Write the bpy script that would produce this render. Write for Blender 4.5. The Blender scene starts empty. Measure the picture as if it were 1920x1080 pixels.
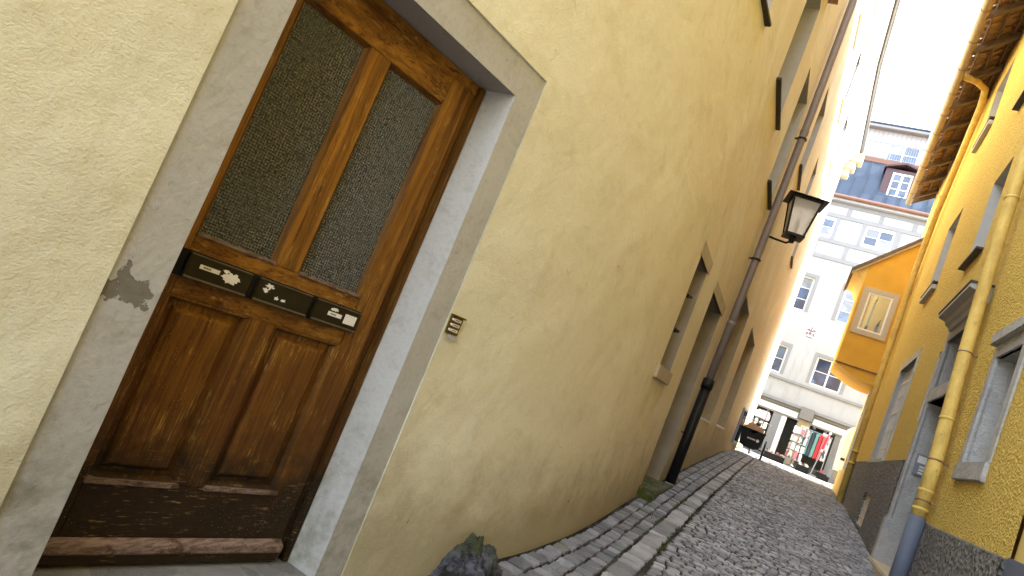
import bpy, bmesh, math, random
from mathutils import Vector, Matrix, noise
random.seed(7)
R = math.radians
scn = bpy.context.scene

# ------------------------------------------------------------------ camera
CAMZ = 1.15
PITCH, ROLL, YAW = 0.08997, -0.38614, R(26.0)
def _cam_axes():
    cp, sp, cr, sr = math.cos(PITCH), math.sin(PITCH), math.cos(ROLL), math.sin(ROLL)
    fw = Vector((0, cp, sp)); up = Vector((0, -sp, cp)); rt = Vector((1, 0, 0))
    ir = rt*cr - up*sr; iu = rt*sr + up*cr
    rz = Matrix.Rotation(YAW, 3, 'Z')
    return rz @ ir, rz @ iu, rz @ fw
ir, iu, fw = _cam_axes()
cam = bpy.data.cameras.new('camera'); cam_o = bpy.data.objects.new('camera', cam)
scn.collection.objects.link(cam_o)
m = Matrix((ir, iu, -fw)).transposed().to_4x4(); m.translation = Vector((0, 0, CAMZ))
cam_o.matrix_world = m
cam.sensor_width = 36.0; cam.lens = 1185.0/1920.0*36.0
cam.clip_start = 0.05; cam.clip_end = 2000
scn.camera = cam_o

# ------------------------------------------------------------------ sky, sun, exposure
SUN = Vector((0.90, 0.05, 0.62)).normalized()          # towards the sun
elev = math.asin(SUN.z); az = math.atan2(SUN.x, SUN.y)
w = bpy.data.worlds.new('World'); scn.world = w; w.use_nodes = True
nt = w.node_tree; nt.nodes.clear()
sky = nt.nodes.new('ShaderNodeTexSky'); sky.sky_type = 'NISHITA'; sky.sun_disc = False
sky.sun_elevation = elev; sky.sun_rotation = az
sky.air_density = 1.0; sky.dust_density = 3.0; sky.ozone_density = 1.0
hs = nt.nodes.new('ShaderNodeHueSaturation'); hs.inputs['Saturation'].default_value = 0.75
bg = nt.nodes.new('ShaderNodeBackground'); bg.inputs['Strength'].default_value = 0.15
wo = nt.nodes.new('ShaderNodeOutputWorld')
# thin bright cloud cover all over the sky, with soft streaks
tc = nt.nodes.new('ShaderNodeTexCoord'); cl = nt.nodes.new('ShaderNodeTexNoise'); cl.inputs['Scale'].default_value = 2.2; cl.inputs['Detail'].default_value = 5
cr_ = nt.nodes.new('ShaderNodeMix'); cr_.data_type = 'RGBA'; cr_.inputs[6].default_value = (4.2, 4.9, 5.9, 1); cr_.inputs[7].default_value = (5.7, 6.3, 7.0, 1)
mx = nt.nodes.new('ShaderNodeMix'); mx.data_type = 'RGBA'; mx.inputs[0].default_value = 0.85
nt.links.new(tc.outputs['Generated'], cl.inputs['Vector']); nt.links.new(cl.outputs['Fac'], cr_.inputs[0])
nt.links.new(sky.outputs[0], hs.inputs['Color']); nt.links.new(hs.outputs[0], mx.inputs[6]); nt.links.new(cr_.outputs[2], mx.inputs[7]); nt.links.new(mx.outputs[2], bg.inputs['Color']); nt.links.new(bg.outputs[0], wo.inputs['Surface'])
sun = bpy.data.lights.new('sun', 'SUN'); sun.energy = 5.0; sun.angle = R(0.6); sun.color = (1.0, 0.955, 0.88)
sun_o = bpy.data.objects.new('sun', sun); scn.collection.objects.link(sun_o)
sun_o.rotation_euler = SUN.to_track_quat('Z', 'Y').to_euler(); sun_o.location = (20, 10, 30)
vs = scn.view_settings
vs.view_transform = 'Standard'; vs.look = 'None'; vs.exposure = 2.85; vs.gamma = 1.0; vs.use_curve_mapping = False
scn.cycles.max_bounces = 6; scn.cycles.diffuse_bounces = 5; scn.cycles.glossy_bounces = 2; scn.cycles.transmission_bounces = 4
scn.cycles.use_denoising = True

# ------------------------------------------------------------------ node materials
class NT:
    def __init__(s, name, rough=0.85, metal=0.0, spec=0.3):
        s.m = bpy.data.materials.new(name); s.m.use_nodes = True
        s.t = s.m.node_tree; s.b = s.t.nodes['Principled BSDF']
        s.b.inputs['Roughness'].default_value = rough; s.b.inputs['Metallic'].default_value = metal
        s.b.inputs['Specular IOR Level'].default_value = spec
        s.nrm = None
    def n(s, t): return s.t.nodes.new(t)
    def l(s, a, b): s.t.links.new(a, b)
    def setin(s, sock, v):
        if isinstance(v, (int, float)): sock.default_value = v
        elif isinstance(v, (tuple, list)):
            sock.default_value = tuple(v) + ((1,) if len(v) == 3 and sock.type == 'RGBA' else ())
        else: s.l(v, sock)
    def pos(s, sc=(1, 1, 1), obj=False):
        if obj: o = s.n('ShaderNodeTexCoord').outputs['Object']
        else: o = s.n('ShaderNodeNewGeometry').outputs['Position']
        if sc == (1, 1, 1): return o
        mp = s.n('ShaderNodeVectorMath'); mp.operation = 'MULTIPLY'; s.l(o, mp.inputs[0]); mp.inputs[1].default_value = sc
        return mp.outputs[0]
    def noise(s, vec, scale, detail=3, rough=0.55, dist=0.0):
        x = s.n('ShaderNodeTexNoise'); s.l(vec, x.inputs['Vector'])
        x.inputs['Scale'].default_value = scale; x.inputs['Detail'].default_value = detail
        x.inputs['Roughness'].default_value = rough; x.inputs['Distortion'].default_value = dist
        return x.outputs['Fac']
    def vor(s, vec, scale, feat='F1', out='Distance'):
        x = s.n('ShaderNodeTexVoronoi'); x.feature = feat; s.l(vec, x.inputs['Vector']); x.inputs['Scale'].default_value = scale
        return x.outputs[out]
    def ramp(s, f, a, b, lo=0.0, hi=1.0):
        x = s.n('ShaderNodeMapRange'); x.interpolation_type = 'SMOOTHSTEP'
        s.setin(x.inputs['Value'], f)
        x.inputs['From Min'].default_value = a; x.inputs['From Max'].default_value = b
        x.inputs['To Min'].default_value = lo; x.inputs['To Max'].default_value = hi
        return x.outputs[0]
    def mix(s, f, a, b):
        x = s.n('ShaderNodeMix'); x.data_type = 'RGBA'
        s.setin(x.inputs[0], f); s.setin(x.inputs[6], a); s.setin(x.inputs[7], b)
        return x.outputs[2]
    def math(s, op, a, b=0.0):
        x = s.n('ShaderNodeMath'); x.operation = op; s.setin(x.inputs[0], a); s.setin(x.inputs[1], b)
        return x.outputs[0]
    def sep(s, vec):
        x = s.n('ShaderNodeSeparateXYZ'); s.l(vec, x.inputs[0]); return x.outputs
    def rnd(s): return s.n('ShaderNodeObjectInfo').outputs['Random']
    def bump(s, h, strength=0.5, dist=0.01):
        x = s.n('ShaderNodeBump'); s.setin(x.inputs['Height'], h)
        x.inputs['Strength'].default_value = strength; x.inputs['Distance'].default_value = dist
        if s.nrm is not None: s.l(s.nrm, x.inputs['Normal'])
        s.nrm = x.outputs[0]; s.l(s.nrm, s.b.inputs['Normal'])
    def col(s, c): s.setin(s.b.inputs['Base Color'], c)
    def rough(s, v): s.setin(s.b.inputs['Roughness'], v)

def plain(name, c, rough=0.7, metal=0.0, var=0.12, scale=6.0, bump=0.0, spec=0.3):
    t = NT(name, rough, metal, spec); p = t.pos()
    f = t.noise(p, scale, 4)
    d = tuple(x*(1-var*2) for x in c); e = tuple(min(1, x*(1+var)) for x in c)
    t.col(t.mix(f, d, e))
    if bump: t.bump(t.noise(p, 90, 3), 0.5, bump)
    return t.m

def mat_left_wall():
    t = NT('cream_plaster', 0.93, 0, 0.15); p = t.pos(); x, y, z = t.sep(p)
    big = t.noise(p, 0.9, 4, 0.6); med = t.noise(p, 4.0, 5, 0.68); grain = t.noise(t.pos((1, 1, 1.5)), 84, 4, 0.65, 0.2); fine = t.noise(p, 190, 3, 0.6)
    c = t.mix(t.ramp(t.math('ADD', y, t.math('MULTIPLY', big, 2.2)), 2.3, 8.0), (0.665, 0.64, 0.495), (0.69, 0.575, 0.37))  # yellower along the alley: partly paint, partly warm light put into the colour
    # patch repairs, faded blotches, a few rain runs
    c = t.mix(t.math('MULTIPLY', t.ramp(big, 0.50, 0.66), 0.45), c, (0.74, 0.71, 0.55))
    pat = t.noise(p, 1.7, 6, 0.62, 0.8); c = t.mix(t.math('MULTIPLY', t.ramp(pat, 0.56, 0.64), 0.20), c, (0.50, 0.455, 0.30))
    c = t.mix(t.math('MULTIPLY', t.ramp(med, 0.50, 0.78), 0.38), c, (0.44, 0.375, 0.225))
    st = t.noise(t.pos((3.2, 3.2, 0.35)), 1.9, 5, 0.68); c = t.mix(t.math('MULTIPLY', t.ramp(st, 0.58, 0.76), 0.22), c, (0.42, 0.36, 0.22))
    # splash dirt at the foot
    base = t.math('ADD', t.math('SUBTRACT', z, t.math('MULTIPLY', t.math('SUBTRACT', y, 3.4), 0.075)), t.math('MULTIPLY', med, -0.75))
    c = t.mix(t.math('MULTIPLY', t.ramp(base, 0.42, -0.22), 0.70), c, (0.29, 0.235, 0.13))
    c = t.mix(t.math('MULTIPLY', t.ramp(grain, 0.50, 0.75), 0.26), c, (0.40, 0.35, 0.215))  # shading of the grain relief put into the colour, darker then lighter
    c = t.mix(t.math('MULTIPLY', t.ramp(grain, 0.45, 0.25), 0.22), c, (0.80, 0.765, 0.60))
    # pits and hairline cracks
    spots = t.vor(p, 6.0); c = t.mix(t.math('MULTIPLY', t.ramp(t.math('ADD', spots, t.math('MULTIPLY', t.math('SUBTRACT', grain, 0.5), 0.10)), 0.065, 0.04), t.ramp(med, 0.55, 0.60)), c, (0.13, 0.10, 0.06))
    wp = t.n('ShaderNodeVectorMath'); wp.operation = 'ADD'; t.l(p, wp.inputs[0]); nz = t.n('ShaderNodeTexNoise'); nz.inputs['Scale'].default_value = 5; t.l(p, nz.inputs['Vector']); sc_ = t.n('ShaderNodeVectorMath'); sc_.operation = 'MULTIPLY'; sc_.inputs[1].default_value = (.35, .35, .35); t.l(nz.outputs['Color'], sc_.inputs[0]); t.l(sc_.outputs[0], wp.inputs[1])
    cr = t.vor(wp.outputs[0], 1.15, 'DISTANCE_TO_EDGE'); crk = t.math('MULTIPLY', t.ramp(cr, 0.0035, 0.0015), t.ramp(t.noise(p, 1.3, 2), 0.60, 0.66)); c = t.mix(t.math('MULTIPLY', crk, 0.35), c, (0.20, 0.16, 0.09))
    t.col(c)
    t.bump(t.noise(p, 3.0, 3), 0.7, 0.03); t.bump(med, 0.5, 0.012)
    t.bump(grain, 0.65, 0.0038); t.bump(fine, 0.4, 0.002); t.bump(t.math('SUBTRACT', 1.0, crk), 0.6, 0.004)
    return t.m

def mat_roughcast(name, base, dark, light, amt=0.010, speck=0.6, s1=95):
    t = NT(name, 0.95, 0, 0.12); p = t.pos()
    v = t.vor(p, s1); n = t.noise(p, s1*0.75, 4, 0.7); big = t.noise(p, 1.3, 5, 0.6); med = t.noise(p, 22, 4, 0.7)
    c = t.mix(t.ramp(med, 0.3, 0.75), dark, base)
    c = t.mix(t.math('MULTIPLY', t.ramp(n, 0.55, 0.8), speck), c, light)
    c = t.mix(t.math('MULTIPLY', t.ramp(n, 0.42, 0.25), speck), c, tuple(x*0.35 for x in dark))
    c = t.mix(t.math('MULTIPLY', t.ramp(big, 0.45, 0.75), 0.4), c, dark)
    t.col(c)
    pit = t.vor(p, s1*0.42); c = t.mix(t.math('MULTIPLY', t.ramp(pit, 0.17, 0.08), t.ramp(med, 0.40, 0.6)), c, tuple(x*0.22 for x in dark)); t.col(c)
    t.bump(t.math('ADD', v, t.math('MULTIPLY', n, 0.8)), 1.0, amt); t.bump(t.noise(p, 24, 3), 0.8, amt*1.4)
    return t.m

def mat_stone(name, c1, c2, moss=0.0, wet=0.0, scale=1.0, c3=None):
    t = NT(name, 0.8 - wet, 0, 0.35); p = t.pos()
    r = t.rnd(); n = t.noise(p, 40*scale, 5, 0.65); b = t.noise(p, 6*scale, 3)
    cell = t.vor(p, 9.0, 'F1', 'Color'); cs = t.n('ShaderNodeSeparateColor'); t.l(cell, cs.inputs[0])
    c = t.mix(t.math('ADD', t.math('MULTIPLY', n, 0.55), t.math('MULTIPLY', cs.outputs[0], 0.5)), c1, c2)
    if c3: c = t.mix(t.math('MULTIPLY', t.ramp(b, 0.5, 0.68), 0.6), c, c3)
    if moss:
        g = t.noise(p, 3.2, 5, 0.7)
        c = t.mix(t.math('MULTIPLY', t.ramp(g, 0.58, 0.68), moss), c, (0.075, 0.095, 0.02))
    t.col(c); t.bump(n, 1.0, 0.010); t.bump(t.noise(p, 14, 3), 0.8, 0.015)
    return t.m

def mat_wood(name, vertical=True, dark=1.0):
    t = NT(name, 0.6, 0, 0.22)
    g = t.pos((60, 60, 2.6)) if vertical else t.pos((60, 3.2, 60))
    fib = t.noise(g, 1.0, 6, 0.75, 0.6); g2 = t.pos((16, 16, 0.9)) if vertical else t.pos((16, 1.0, 16))
    band = t.noise(g2, 1.0, 4, 0.65, 1.2); p = t.pos(); x, y, z = t.sep(p)
    d = lambda c: tuple(q*dark for q in c)
    c = t.mix(t.ramp(band, 0.25, 0.75), d((0.10, 0.038, 0.004)), d((0.33, 0.148, 0.018)))
    c = t.mix(t.math('MULTIPLY', t.ramp(fib, 0.50, 0.64), 0.85), c, d((0.060, 0.018, 0.003)))
    c = t.mix(t.math('MULTIPLY', t.ramp(fib, 0.44, 0.30), 0.5), c, d((0.44, 0.21, 0.045)))
    blot = t.noise(p, 3.6, 6, 0.68)
    # weather: worn varnish below the letter flaps, pale scratches, black mould at the foot
    low = t.ramp(t.math('ADD', z, t.math('MULTIPLY', t.math('SUBTRACT', blot, 0.5), 1.0)), 1.30, 0.55)
    c = t.mix(t.math('MULTIPLY', low, 0.70), c, d((0.070, 0.025, 0.004)))
    scr = t.noise(t.pos((110, 110, 6) if vertical else (110, 8, 110)), 1.0, 5, 0.8)
    gold = t.math('MULTIPLY', t.ramp(scr, 0.52, 0.66), t.ramp(t.noise(p, 6.5, 5, 0.7), 0.44, 0.62))
    c = t.mix(t.math('MULTIPLY', gold, 0.95), c, d((0.42, 0.25, 0.06)))
    mz = t.math('ADD', z, t.math('MULTIPLY', t.math('SUBTRACT', t.noise(p, 6, 6, 0.72), 0.5), 0.75))
    c = t.mix(t.math('MULTIPLY', t.ramp(mz, 0.58, 0.24), 0.94), c, (0.016, 0.010, 0.004))
    bare = t.math('MULTIPLY', t.ramp(t.noise(t.pos((45, 14, 130)), 1.0, 4, 0.75), 0.56, 0.64), t.ramp(t.noise(p, 7.5, 4, 0.7), 0.48, 0.62))
    c = t.mix(t.math('MULTIPLY', t.math('MULTIPLY', bare, t.ramp(z, 0.50, 0.22)), 0.85), c, (0.22, 0.145, 0.06))
    spk = t.vor(p, 120); c = t.mix(t.math('MULTIPLY', t.ramp(spk, 0.14, 0.08), t.ramp(blot, 0.52, 0.60)), c, (0.42, 0.30, 0.16))
    t.rough(t.ramp(blot, 0.35, 0.65, 0.45, 0.78))
    t.col(c); t.bump(fib, 0.9, 0.0022); t.bump(scr, 0.5, 0.0012); t.bump(t.noise(p, 12, 3), 0.3, 0.004)
    return t.m

def mat_wire_glass(cell=0.0105, tint=(0.026, 0.026, 0.022)):
    t = NT('wire_glass', 0.22, 0, 0.5)
    # coordinates in the plane of the door: u along the wall, z up
    p = t.pos(); x, y, z = t.sep(p)
    u = t.math('ADD', t.math('MULTIPLY', x, 0.2487), t.math('MULTIPLY', y, 0.9686))
    n = t.noise(p, 60, 2)
    wob = t.math('MULTIPLY', t.math('SUBTRACT', n, 0.5), 0.5)
    def tri(v, add):
        q = t.math('FRACT', t.math('ADD', t.math('MULTIPLY', v, 1.0/cell), add)); return t.math('ABSOLUTE', t.math('SUBTRACT', q, 0.5))
    a, b = tri(u, wob), tri(z, wob)
    line = t.math('MAXIMUM', t.ramp(a, 0.30, 0.46), t.ramp(b, 0.30, 0.46))
    big = t.noise(p, 5, 4, 0.6); ran = t.noise(p, 140, 2, 0.6)
    c = t.mix(t.math('MULTIPLY', line, t.ramp(ran, 0.30, 0.62)), tint, (0.27, 0.265, 0.215))
    c = t.mix(t.math('MULTIPLY', t.ramp(big, 0.42, 0.7), 0.35), c, (0.085, 0.10, 0.095))
    t.col(c); t.rough(t.ramp(ran, 0.3, 0.7, 0.16, 0.42))
    t.bump(t.math('MAXIMUM', t.ramp(a, 0.2, 0.5), t.ramp(b, 0.2, 0.5)), 0.9, 0.004); t.bump(n, 0.5, 0.0015)
    return t.m

def mat_glass_dark(name='window_glass', c=(0.03, 0.035, 0.045), rough=0.05):
    t = NT(name, rough, 0, 0.8); p = t.pos(); t.col(t.mix(t.ramp(t.noise(p, 1.6, 3), 0.4, 0.7), c, tuple(x*2.2 for x in c)))
    t.bump(t.noise(p, 2.0, 2), 0.15, 0.01)
    return t.m

def mat_painted_stone():
    t = NT('painted_stone', 0.85, 0, 0.2); p = t.pos(); x, y, z = t.sep(p)
    n = t.noise(p, 45, 5, 0.65); big = t.noise(p, 2.6, 5, 0.65); med = t.noise(p, 11, 4, 0.65)
    c = t.mix(big, (0.36, 0.352, 0.335), (0.46, 0.455, 0.44))
    c = t.mix(t.math('MULTIPLY', t.ramp(med, 0.52, 0.72), 0.35), c, (0.27, 0.25, 0.20))
    low = t.ramp(t.math('ADD', z, t.math('MULTIPLY', t.math('SUBTRACT', big, 0.5), 0.9)), 0.75, 0.05)
    c = t.mix(t.math('MULTIPLY', low, t.ramp(med, 0.30, 0.75)), c, (0.215, 0.215, 0.175)); c = t.mix(t.math('MULTIPLY', t.ramp(n, 0.48, 0.75), 0.30), c, (0.24, 0.225, 0.19))
    # paint flaked off to the bare grey render
    dx = t.math('SUBTRACT', y, 1.165); dz = t.math('SUBTRACT', z, 0.90)
    d = t.math('SQRT', t.math('ADD', t.math('MULTIPLY', dx, dx), t.math('MULTIPLY', t.math('MULTIPLY', dz, dz), 1.3)))
    fl = t.math('ADD', d, t.math('MULTIPLY', t.math('SUBTRACT', t.noise(p, 15, 6, 0.66), 0.5), 0.34))
    flake = t.ramp(fl, 0.062, 0.050)
    ch = t.math('MULTIPLY', t.ramp(t.noise(p, 26, 4, 0.6), 0.70, 0.715), 1.0)
    chips = t.math('MAXIMUM', flake, t.math('MULTIPLY', ch, t.ramp(t.noise(p, 2.2, 2), 0.5, 0.6)))
    c = t.mix(chips, c, t.mix(n, (0.125, 0.115, 0.095), (0.21, 0.195, 0.165)))
    t.col(c); t.bump(t.math('SUBTRACT', 1.0, chips), 0.9, 0.003); t.bump(n, 0.8, 0.004); t.bump(t.noise(p, 6, 3), 0.6, 0.012)
    return t.m

MT = {}
def mk():
    MT['cream'] = mat_left_wall()
    MT['ochre'] = mat_roughcast('ochre_roughcast', (0.74, 0.54, 0.14), (0.58, 0.39, 0.085), (0.80, 0.64, 0.27), 0.011, 0.6, 55)
    MT['ochre2'] = plain('ochre_paint', (0.70, 0.49, 0.15), 0.85, 0, 0.10, 2.2, 0.003)
    MT['ochre_bay'] = plain('deep_ochre_paint', (0.68, 0.375, 0.048), 0.85, 0, 0.12, 2.5, 0.004)
    MT['plinth'] = mat_roughcast('dark_roughcast', (0.27, 0.255, 0.24), (0.15, 0.14, 0.13), (0.70, 0.67, 0.62), 0.030, 1.0, 30)
    MT['stone_paint'] = mat_painted_stone()
    MT['beige_stone'] = plain('beige_render', (0.46, 0.37, 0.245), 0.9, 0, 0.14, 7, 0.004)
    MT['grey_stone'] = mat_stone('grey_sandstone', (0.30, 0.29, 0.275), (0.46, 0.45, 0.43), 0, 0, 0.8)
    MT['shaded_reveal'] = plain('shaded_reveal_render', (0.33, 0.28, 0.215), 0.9, 0, 0.16, 6, 0.004); MT['dark_step'] = mat_stone('worn_dark_stone', (0.10, 0.098, 0.095), (0.20, 0.195, 0.19), 0, 0, 0.8); MT['grey_trim'] = plain('grey_window_trim', (0.44, 0.425, 0.40), 0.8, 0, 0.10, 9, 0.003)  # first tone has the shade of the deep reveals in its colour
    MT['sill_dark'] = plain('dark_sill_metal', (0.055, 0.045, 0.036), 0.5, 0.3, 0.2, 12)
    MT['wood_v'] = mat_wood('oak_vertical', True); MT['wood_h'] = mat_wood('oak_horizontal', False); MT['wood_dark'] = mat_wood('dark_oak_moulding', True, 0.55); MT['wood_dark_h'] = mat_wood('dark_oak_moulding_level', False, 0.55)
    t = NT('bleached_wood', 0.85, 0, 0.15); p = t.pos(); fb = t.noise(t.pos((90, 5, 90)), 1.0, 5, 0.75, .4); c = t.mix(t.ramp(fb, .35, .65), (0.235, 0.165, 0.135), (0.095, 0.060, 0.042)); c = t.mix(t.math('MULTIPLY', t.ramp(t.noise(p, 9, 5, .7), .52, .62), .8), c, (0.055, 0.030, 0.016)); t.col(c); t.bump(fb, .9, .003); MT['wood_pale'] = t.m
    MT['wire'] = mat_wire_glass()
    MT['brown_metal'] = plain('olive_brown_metal', (0.040, 0.030, 0.011), 0.38, 0.55, 0.18, 20)
    MT['edge_metal'] = plain('worn_metal_edge', (0.20, 0.17, 0.11), 0.4, 0.7, 0.2, 30)
    MT['sticker'] = plain('torn_paper', (0.74, 0.73, 0.70), 0.9, 0, 0.12, 60)
    MT['ink'] = plain('black_ink', (0.03, 0.03, 0.03), 0.8)
    MT['brass'] = plain('dull_brass', (0.21, 0.145, 0.035), 0.42, 0.8, 0.2, 40)
    MT['black'] = plain('black_iron', (0.016, 0.015, 0.015), 0.5, 0.4, 0.2, 30)
    MT['blackvoid'] = plain('dark_joint', (0.010, 0.009, 0.008), 0.95)
    MT['pipe'] = plain('brown_zinc_pipe', (0.225, 0.185, 0.17), 0.55, 0.2, 0.16, 9)
    MT['pipe_y'] = plain('ochre_painted_pipe', (0.66, 0.46, 0.12), 0.5, 0, 0.07, 5)
    t = NT('ochre_painted_pipe', 0.6, 0, 0.25); p = t.pos(); n = t.noise(t.pos((1, 1, .4)), 9, 5, 0.7); c = t.mix(t.ramp(n, .35, .7), (0.66, 0.46, 0.12), (0.48, 0.31, 0.075)); c = t.mix(t.math('MULTIPLY', t.ramp(t.noise(p, 38, 4, 0.7), .64, .67), 1.0), c, (0.16, 0.10, 0.06)); t.col(c); t.bump(n, .4, .006); MT['pipe_y'] = t.m
    MT['pipe_blue'] = plain('blue_grey_paint', (0.115, 0.13, 0.175), 0.6, 0, 0.12, 8)
    MT['glass'] = mat_glass_dark(); MT['glass_sky'] = mat_glass_dark('sky_reflection_glass', (0.03, 0.045, 0.085), 0.04)  # bluish base colour stands in for the reflected sky
    t = NT('reflecting_glass', 0.03, 0.85, 0.5); t.col((0.55, 0.60, 0.70)); t.bump(t.noise(t.pos(), 1.2, 2), 0.10, 0.02); MT['mirror'] = t.m
    t = NT('white_plaster', 0.9, 0, 0.2); p = t.pos(); st = t.noise(t.pos((2.2, 2.2, .35)), 1.4, 5, .7); c = t.mix(t.ramp(st, .5, .8), (0.385, 0.385, 0.395), (0.29, 0.285, 0.28)); c = t.mix(t.math('MULTIPLY', t.ramp(t.noise(p, 1.1, 5, .65), .5, .7), .5), c, (0.34, 0.335, 0.325)); t.col(c); t.bump(t.noise(p, 60, 3), .5, .004); MT['white'] = t.m
    MT['glass_pale'] = mat_glass_dark('curtained_glass', (0.15, 0.16, 0.175), 0.08); MT['glass_mid'] = mat_glass_dark('blue_glass', (0.055, 0.075, 0.12), 0.05); MT['white_paint'] = plain('white_paint', (0.80, 0.79, 0.77), 0.5, 0, 0.05, 5)
    MT['timber'] = plain('grey_painted_timber', (0.25, 0.25, 0.26), 0.8, 0, 0.08, 4)
    MT['facade_grey'] = plain('grey_facade_trim', (0.24, 0.24, 0.245), 0.8, 0, 0.06, 3)
    MT['slate'] = plain('blue_grey_sheet_metal', (0.045, 0.062, 0.095), 0.4, 0.2, 0.30, 1.3)
    MT['copper'] = plain('brown_sheet_metal', (0.085, 0.05, 0.055), 0.5, 0.2, 0.15, 3)
    MT['rust'] = plain('rust_red_gutter', (0.20, 0.105, 0.075), 0.6, 0.2, 0.15, 4)
    MT['gutter'] = plain('tan_gutter', (0.34, 0.245, 0.13), 0.5, 0.3, 0.2, 6)
    MT['rafter'] = plain('old_rafter', (0.16, 0.11, 0.07), 0.8, 0, 0.3, 12, 0.004)
    MT['tile'] = mat_stone('clay_tile', (0.24, 0.13, 0.065), (0.36, 0.225, 0.12), 0, 0, 1.0, (0.20, 0.13, 0.08))
    for sfx, f in (('', 1.0), ('_b', 0.74), ('_c', 1.28)):
        m3 = lambda c: tuple(q*f for q in c)
        MT['sett'+sfx] = mat_stone('granite_sett'+sfx, m3((0.075, 0.077, 0.088)), m3((0.235, 0.235, 0.25)), 0.6, 0.15, 1.0, m3((0.15, 0.145, 0.145)))
        MT['slab'+sfx] = mat_stone('pale_slab'+sfx, m3((0.13, 0.125, 0.13)), m3((0.29, 0.28, 0.285)), 0.25, 0.15, 1.0, m3((0.20, 0.185, 0.18)))
        MT['cobble'+sfx] = mat_stone('grey_cobble'+sfx, m3((0.11, 0.107, 0.113)), m3((0.33, 0.32, 0.325)), 0.0, 0.25, 1.0, m3((0.20, 0.175, 0.175)))
    t = NT('joint_soil', 0.95, 0, 0.1); p = t.pos(); g = t.noise(p, 4.0, 5, 0.7)
    t.col(t.mix(t.ramp(g, 0.60, 0.70), t.mix(t.ramp(t.noise(p, 2.3, 4, 0.7), 0.45, 0.65), (0.016, 0.014, 0.012), (0.060, 0.052, 0.044)), (0.045, 0.055, 0.016))); t.bump(t.noise(p, 60, 3), 0.8, 0.01); MT['soil'] = t.m
    t = NT('mossy_rock', 0.85, 0, 0.3); p = t.pos(); x, y, z = t.sep(p); n = t.noise(p, 18, 6, 0.7); b = t.noise(p, 6, 4, 0.65)
    c = t.mix(t.ramp(n, 0.35, 0.65), (0.006, 0.006, 0.008), (0.105, 0.105, 0.13)); c = t.mix(t.ramp(b, 0.52, 0.62), c, (0.012, 0.012, 0.010)); gn = t.n('ShaderNodeNewGeometry'); gz = t.sep(gn.outputs['Normal'])[2]
    mo = t.ramp(t.math('ADD', t.math('ADD', z, t.math('MULTIPLY', b, 0.3)), t.math('MULTIPLY', gz, -0.05)), 0.20, 0.30)
    c = t.mix(t.math('MULTIPLY', mo, t.ramp(n, 0.35, 0.6)), c, (0.040, 0.054, 0.009)); c = t.mix(t.ramp(n, 0.66, 0.74), c, (0.36, 0.36, 0.38))
    t.col(c); t.bump(n, 1.0, 0.03); MT['rock'] = t.m
    t = NT('mossy_step', 0.9, 0, 0.2); p = t.pos(); n = t.noise(p, 7, 5, 0.7); f = t.noise(p, 60, 4, 0.7)
    c = t.mix(f, (0.05, 0.047, 0.036), (0.20, 0.185, 0.15)); c = t.mix(t.ramp(n, 0.48, 0.56), c, t.mix(f, (0.022, 0.032, 0.004), (0.105, 0.13, 0.018)))
    t.col(c); t.bump(f, 1.0, 0.02); MT['step'] = t.m
    MT['moss'] = plain('green_moss', (0.065, 0.078, 0.020), 0.95, 0, 0.3, 30, 0.01)
    t = NT('street_ground', 0.9, 0, 0.2); p = t.pos(); v = t.vor(p, 9.0); n = t.noise(p, 30, 4)
    t.col(t.mix(n, (0.17, 0.165, 0.16), (0.28, 0.27, 0.26))); t.bump(v, 0.6, 0.012); MT['street'] = t.m
    MT['red'] = plain('red_fabric', (0.55, 0.035, 0.05), 0.8); MT['teal'] = plain('teal_paint', (0.12, 0.29, 0.26), 0.6); MT['pink'] = plain('rose_card', (0.45, 0.12, 0.14), 0.7)
    MT['card'] = plain('white_cards', (0.72, 0.69, 0.63), 0.7, 0, 0.2, 30); MT['cardmix'] = None
    t = NT('mixed_cards', 0.7, 0, 0.3); p = t.pos(); v = t.vor(p, 11, 'F1', 'Color'); sc_ = t.n('ShaderNodeSeparateColor'); t.l(v, sc_.inputs[0])
    c = t.mix(t.ramp(sc_.outputs[0], 0.35, 0.36), (0.68, 0.66, 0.60), (0.42, 0.36, 0.30)); c = t.mix(t.ramp(sc_.outputs[1], 0.80, 0.81), c, (0.45, 0.07, 0.12)); c = t.mix(t.ramp(sc_.outputs[2], 0.74, 0.75), c, (0.06, 0.08, 0.09)); t.col(c); MT['cardmix'] = t.m
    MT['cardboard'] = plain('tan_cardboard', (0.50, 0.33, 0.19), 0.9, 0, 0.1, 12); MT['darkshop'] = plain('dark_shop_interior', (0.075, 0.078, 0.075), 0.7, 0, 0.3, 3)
    MT['rubber'] = plain('black_rubber', (0.015, 0.015, 0.016), 0.8); MT['van'] = plain('cream_van_paint', (0.66, 0.60, 0.50), 0.3, 0, 0.03, 2, 0, 0.5)
    MT['bumper'] = plain('grey_plastic', (0.20, 0.195, 0.185), 0.6); MT['steel'] = plain('grey_steel', (0.24, 0.25, 0.27), 0.4, 0.7)
    t = NT('frosted_lamp_glass', 0.5, 0, 0.4); t.col((0.80, 0.76, 0.70)); t.b.inputs['Transmission Weight'].default_value = 0.55; MT['lampglass'] = t.m
    MT['shutter'] = plain('beige_shutter', (0.50, 0.42, 0.30), 0.7, 0, 0.08, 8); MT['crest'] = plain('crest_grey', (0.20, 0.18, 0.20), 0.8); MT['crest_red'] = plain('crest_red', (0.33, 0.13, 0.14), 0.8)
    MT['door_dark'] = plain('dark_door_wood', (0.075, 0.048, 0.03), 0.6, 0, 0.2, 9); MT['white_iron'] = plain('white_iron', (0.62, 0.58, 0.50), 0.6, 0, 0.12, 12)
    MT['roof'] = MT['tile']
mk()

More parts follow.
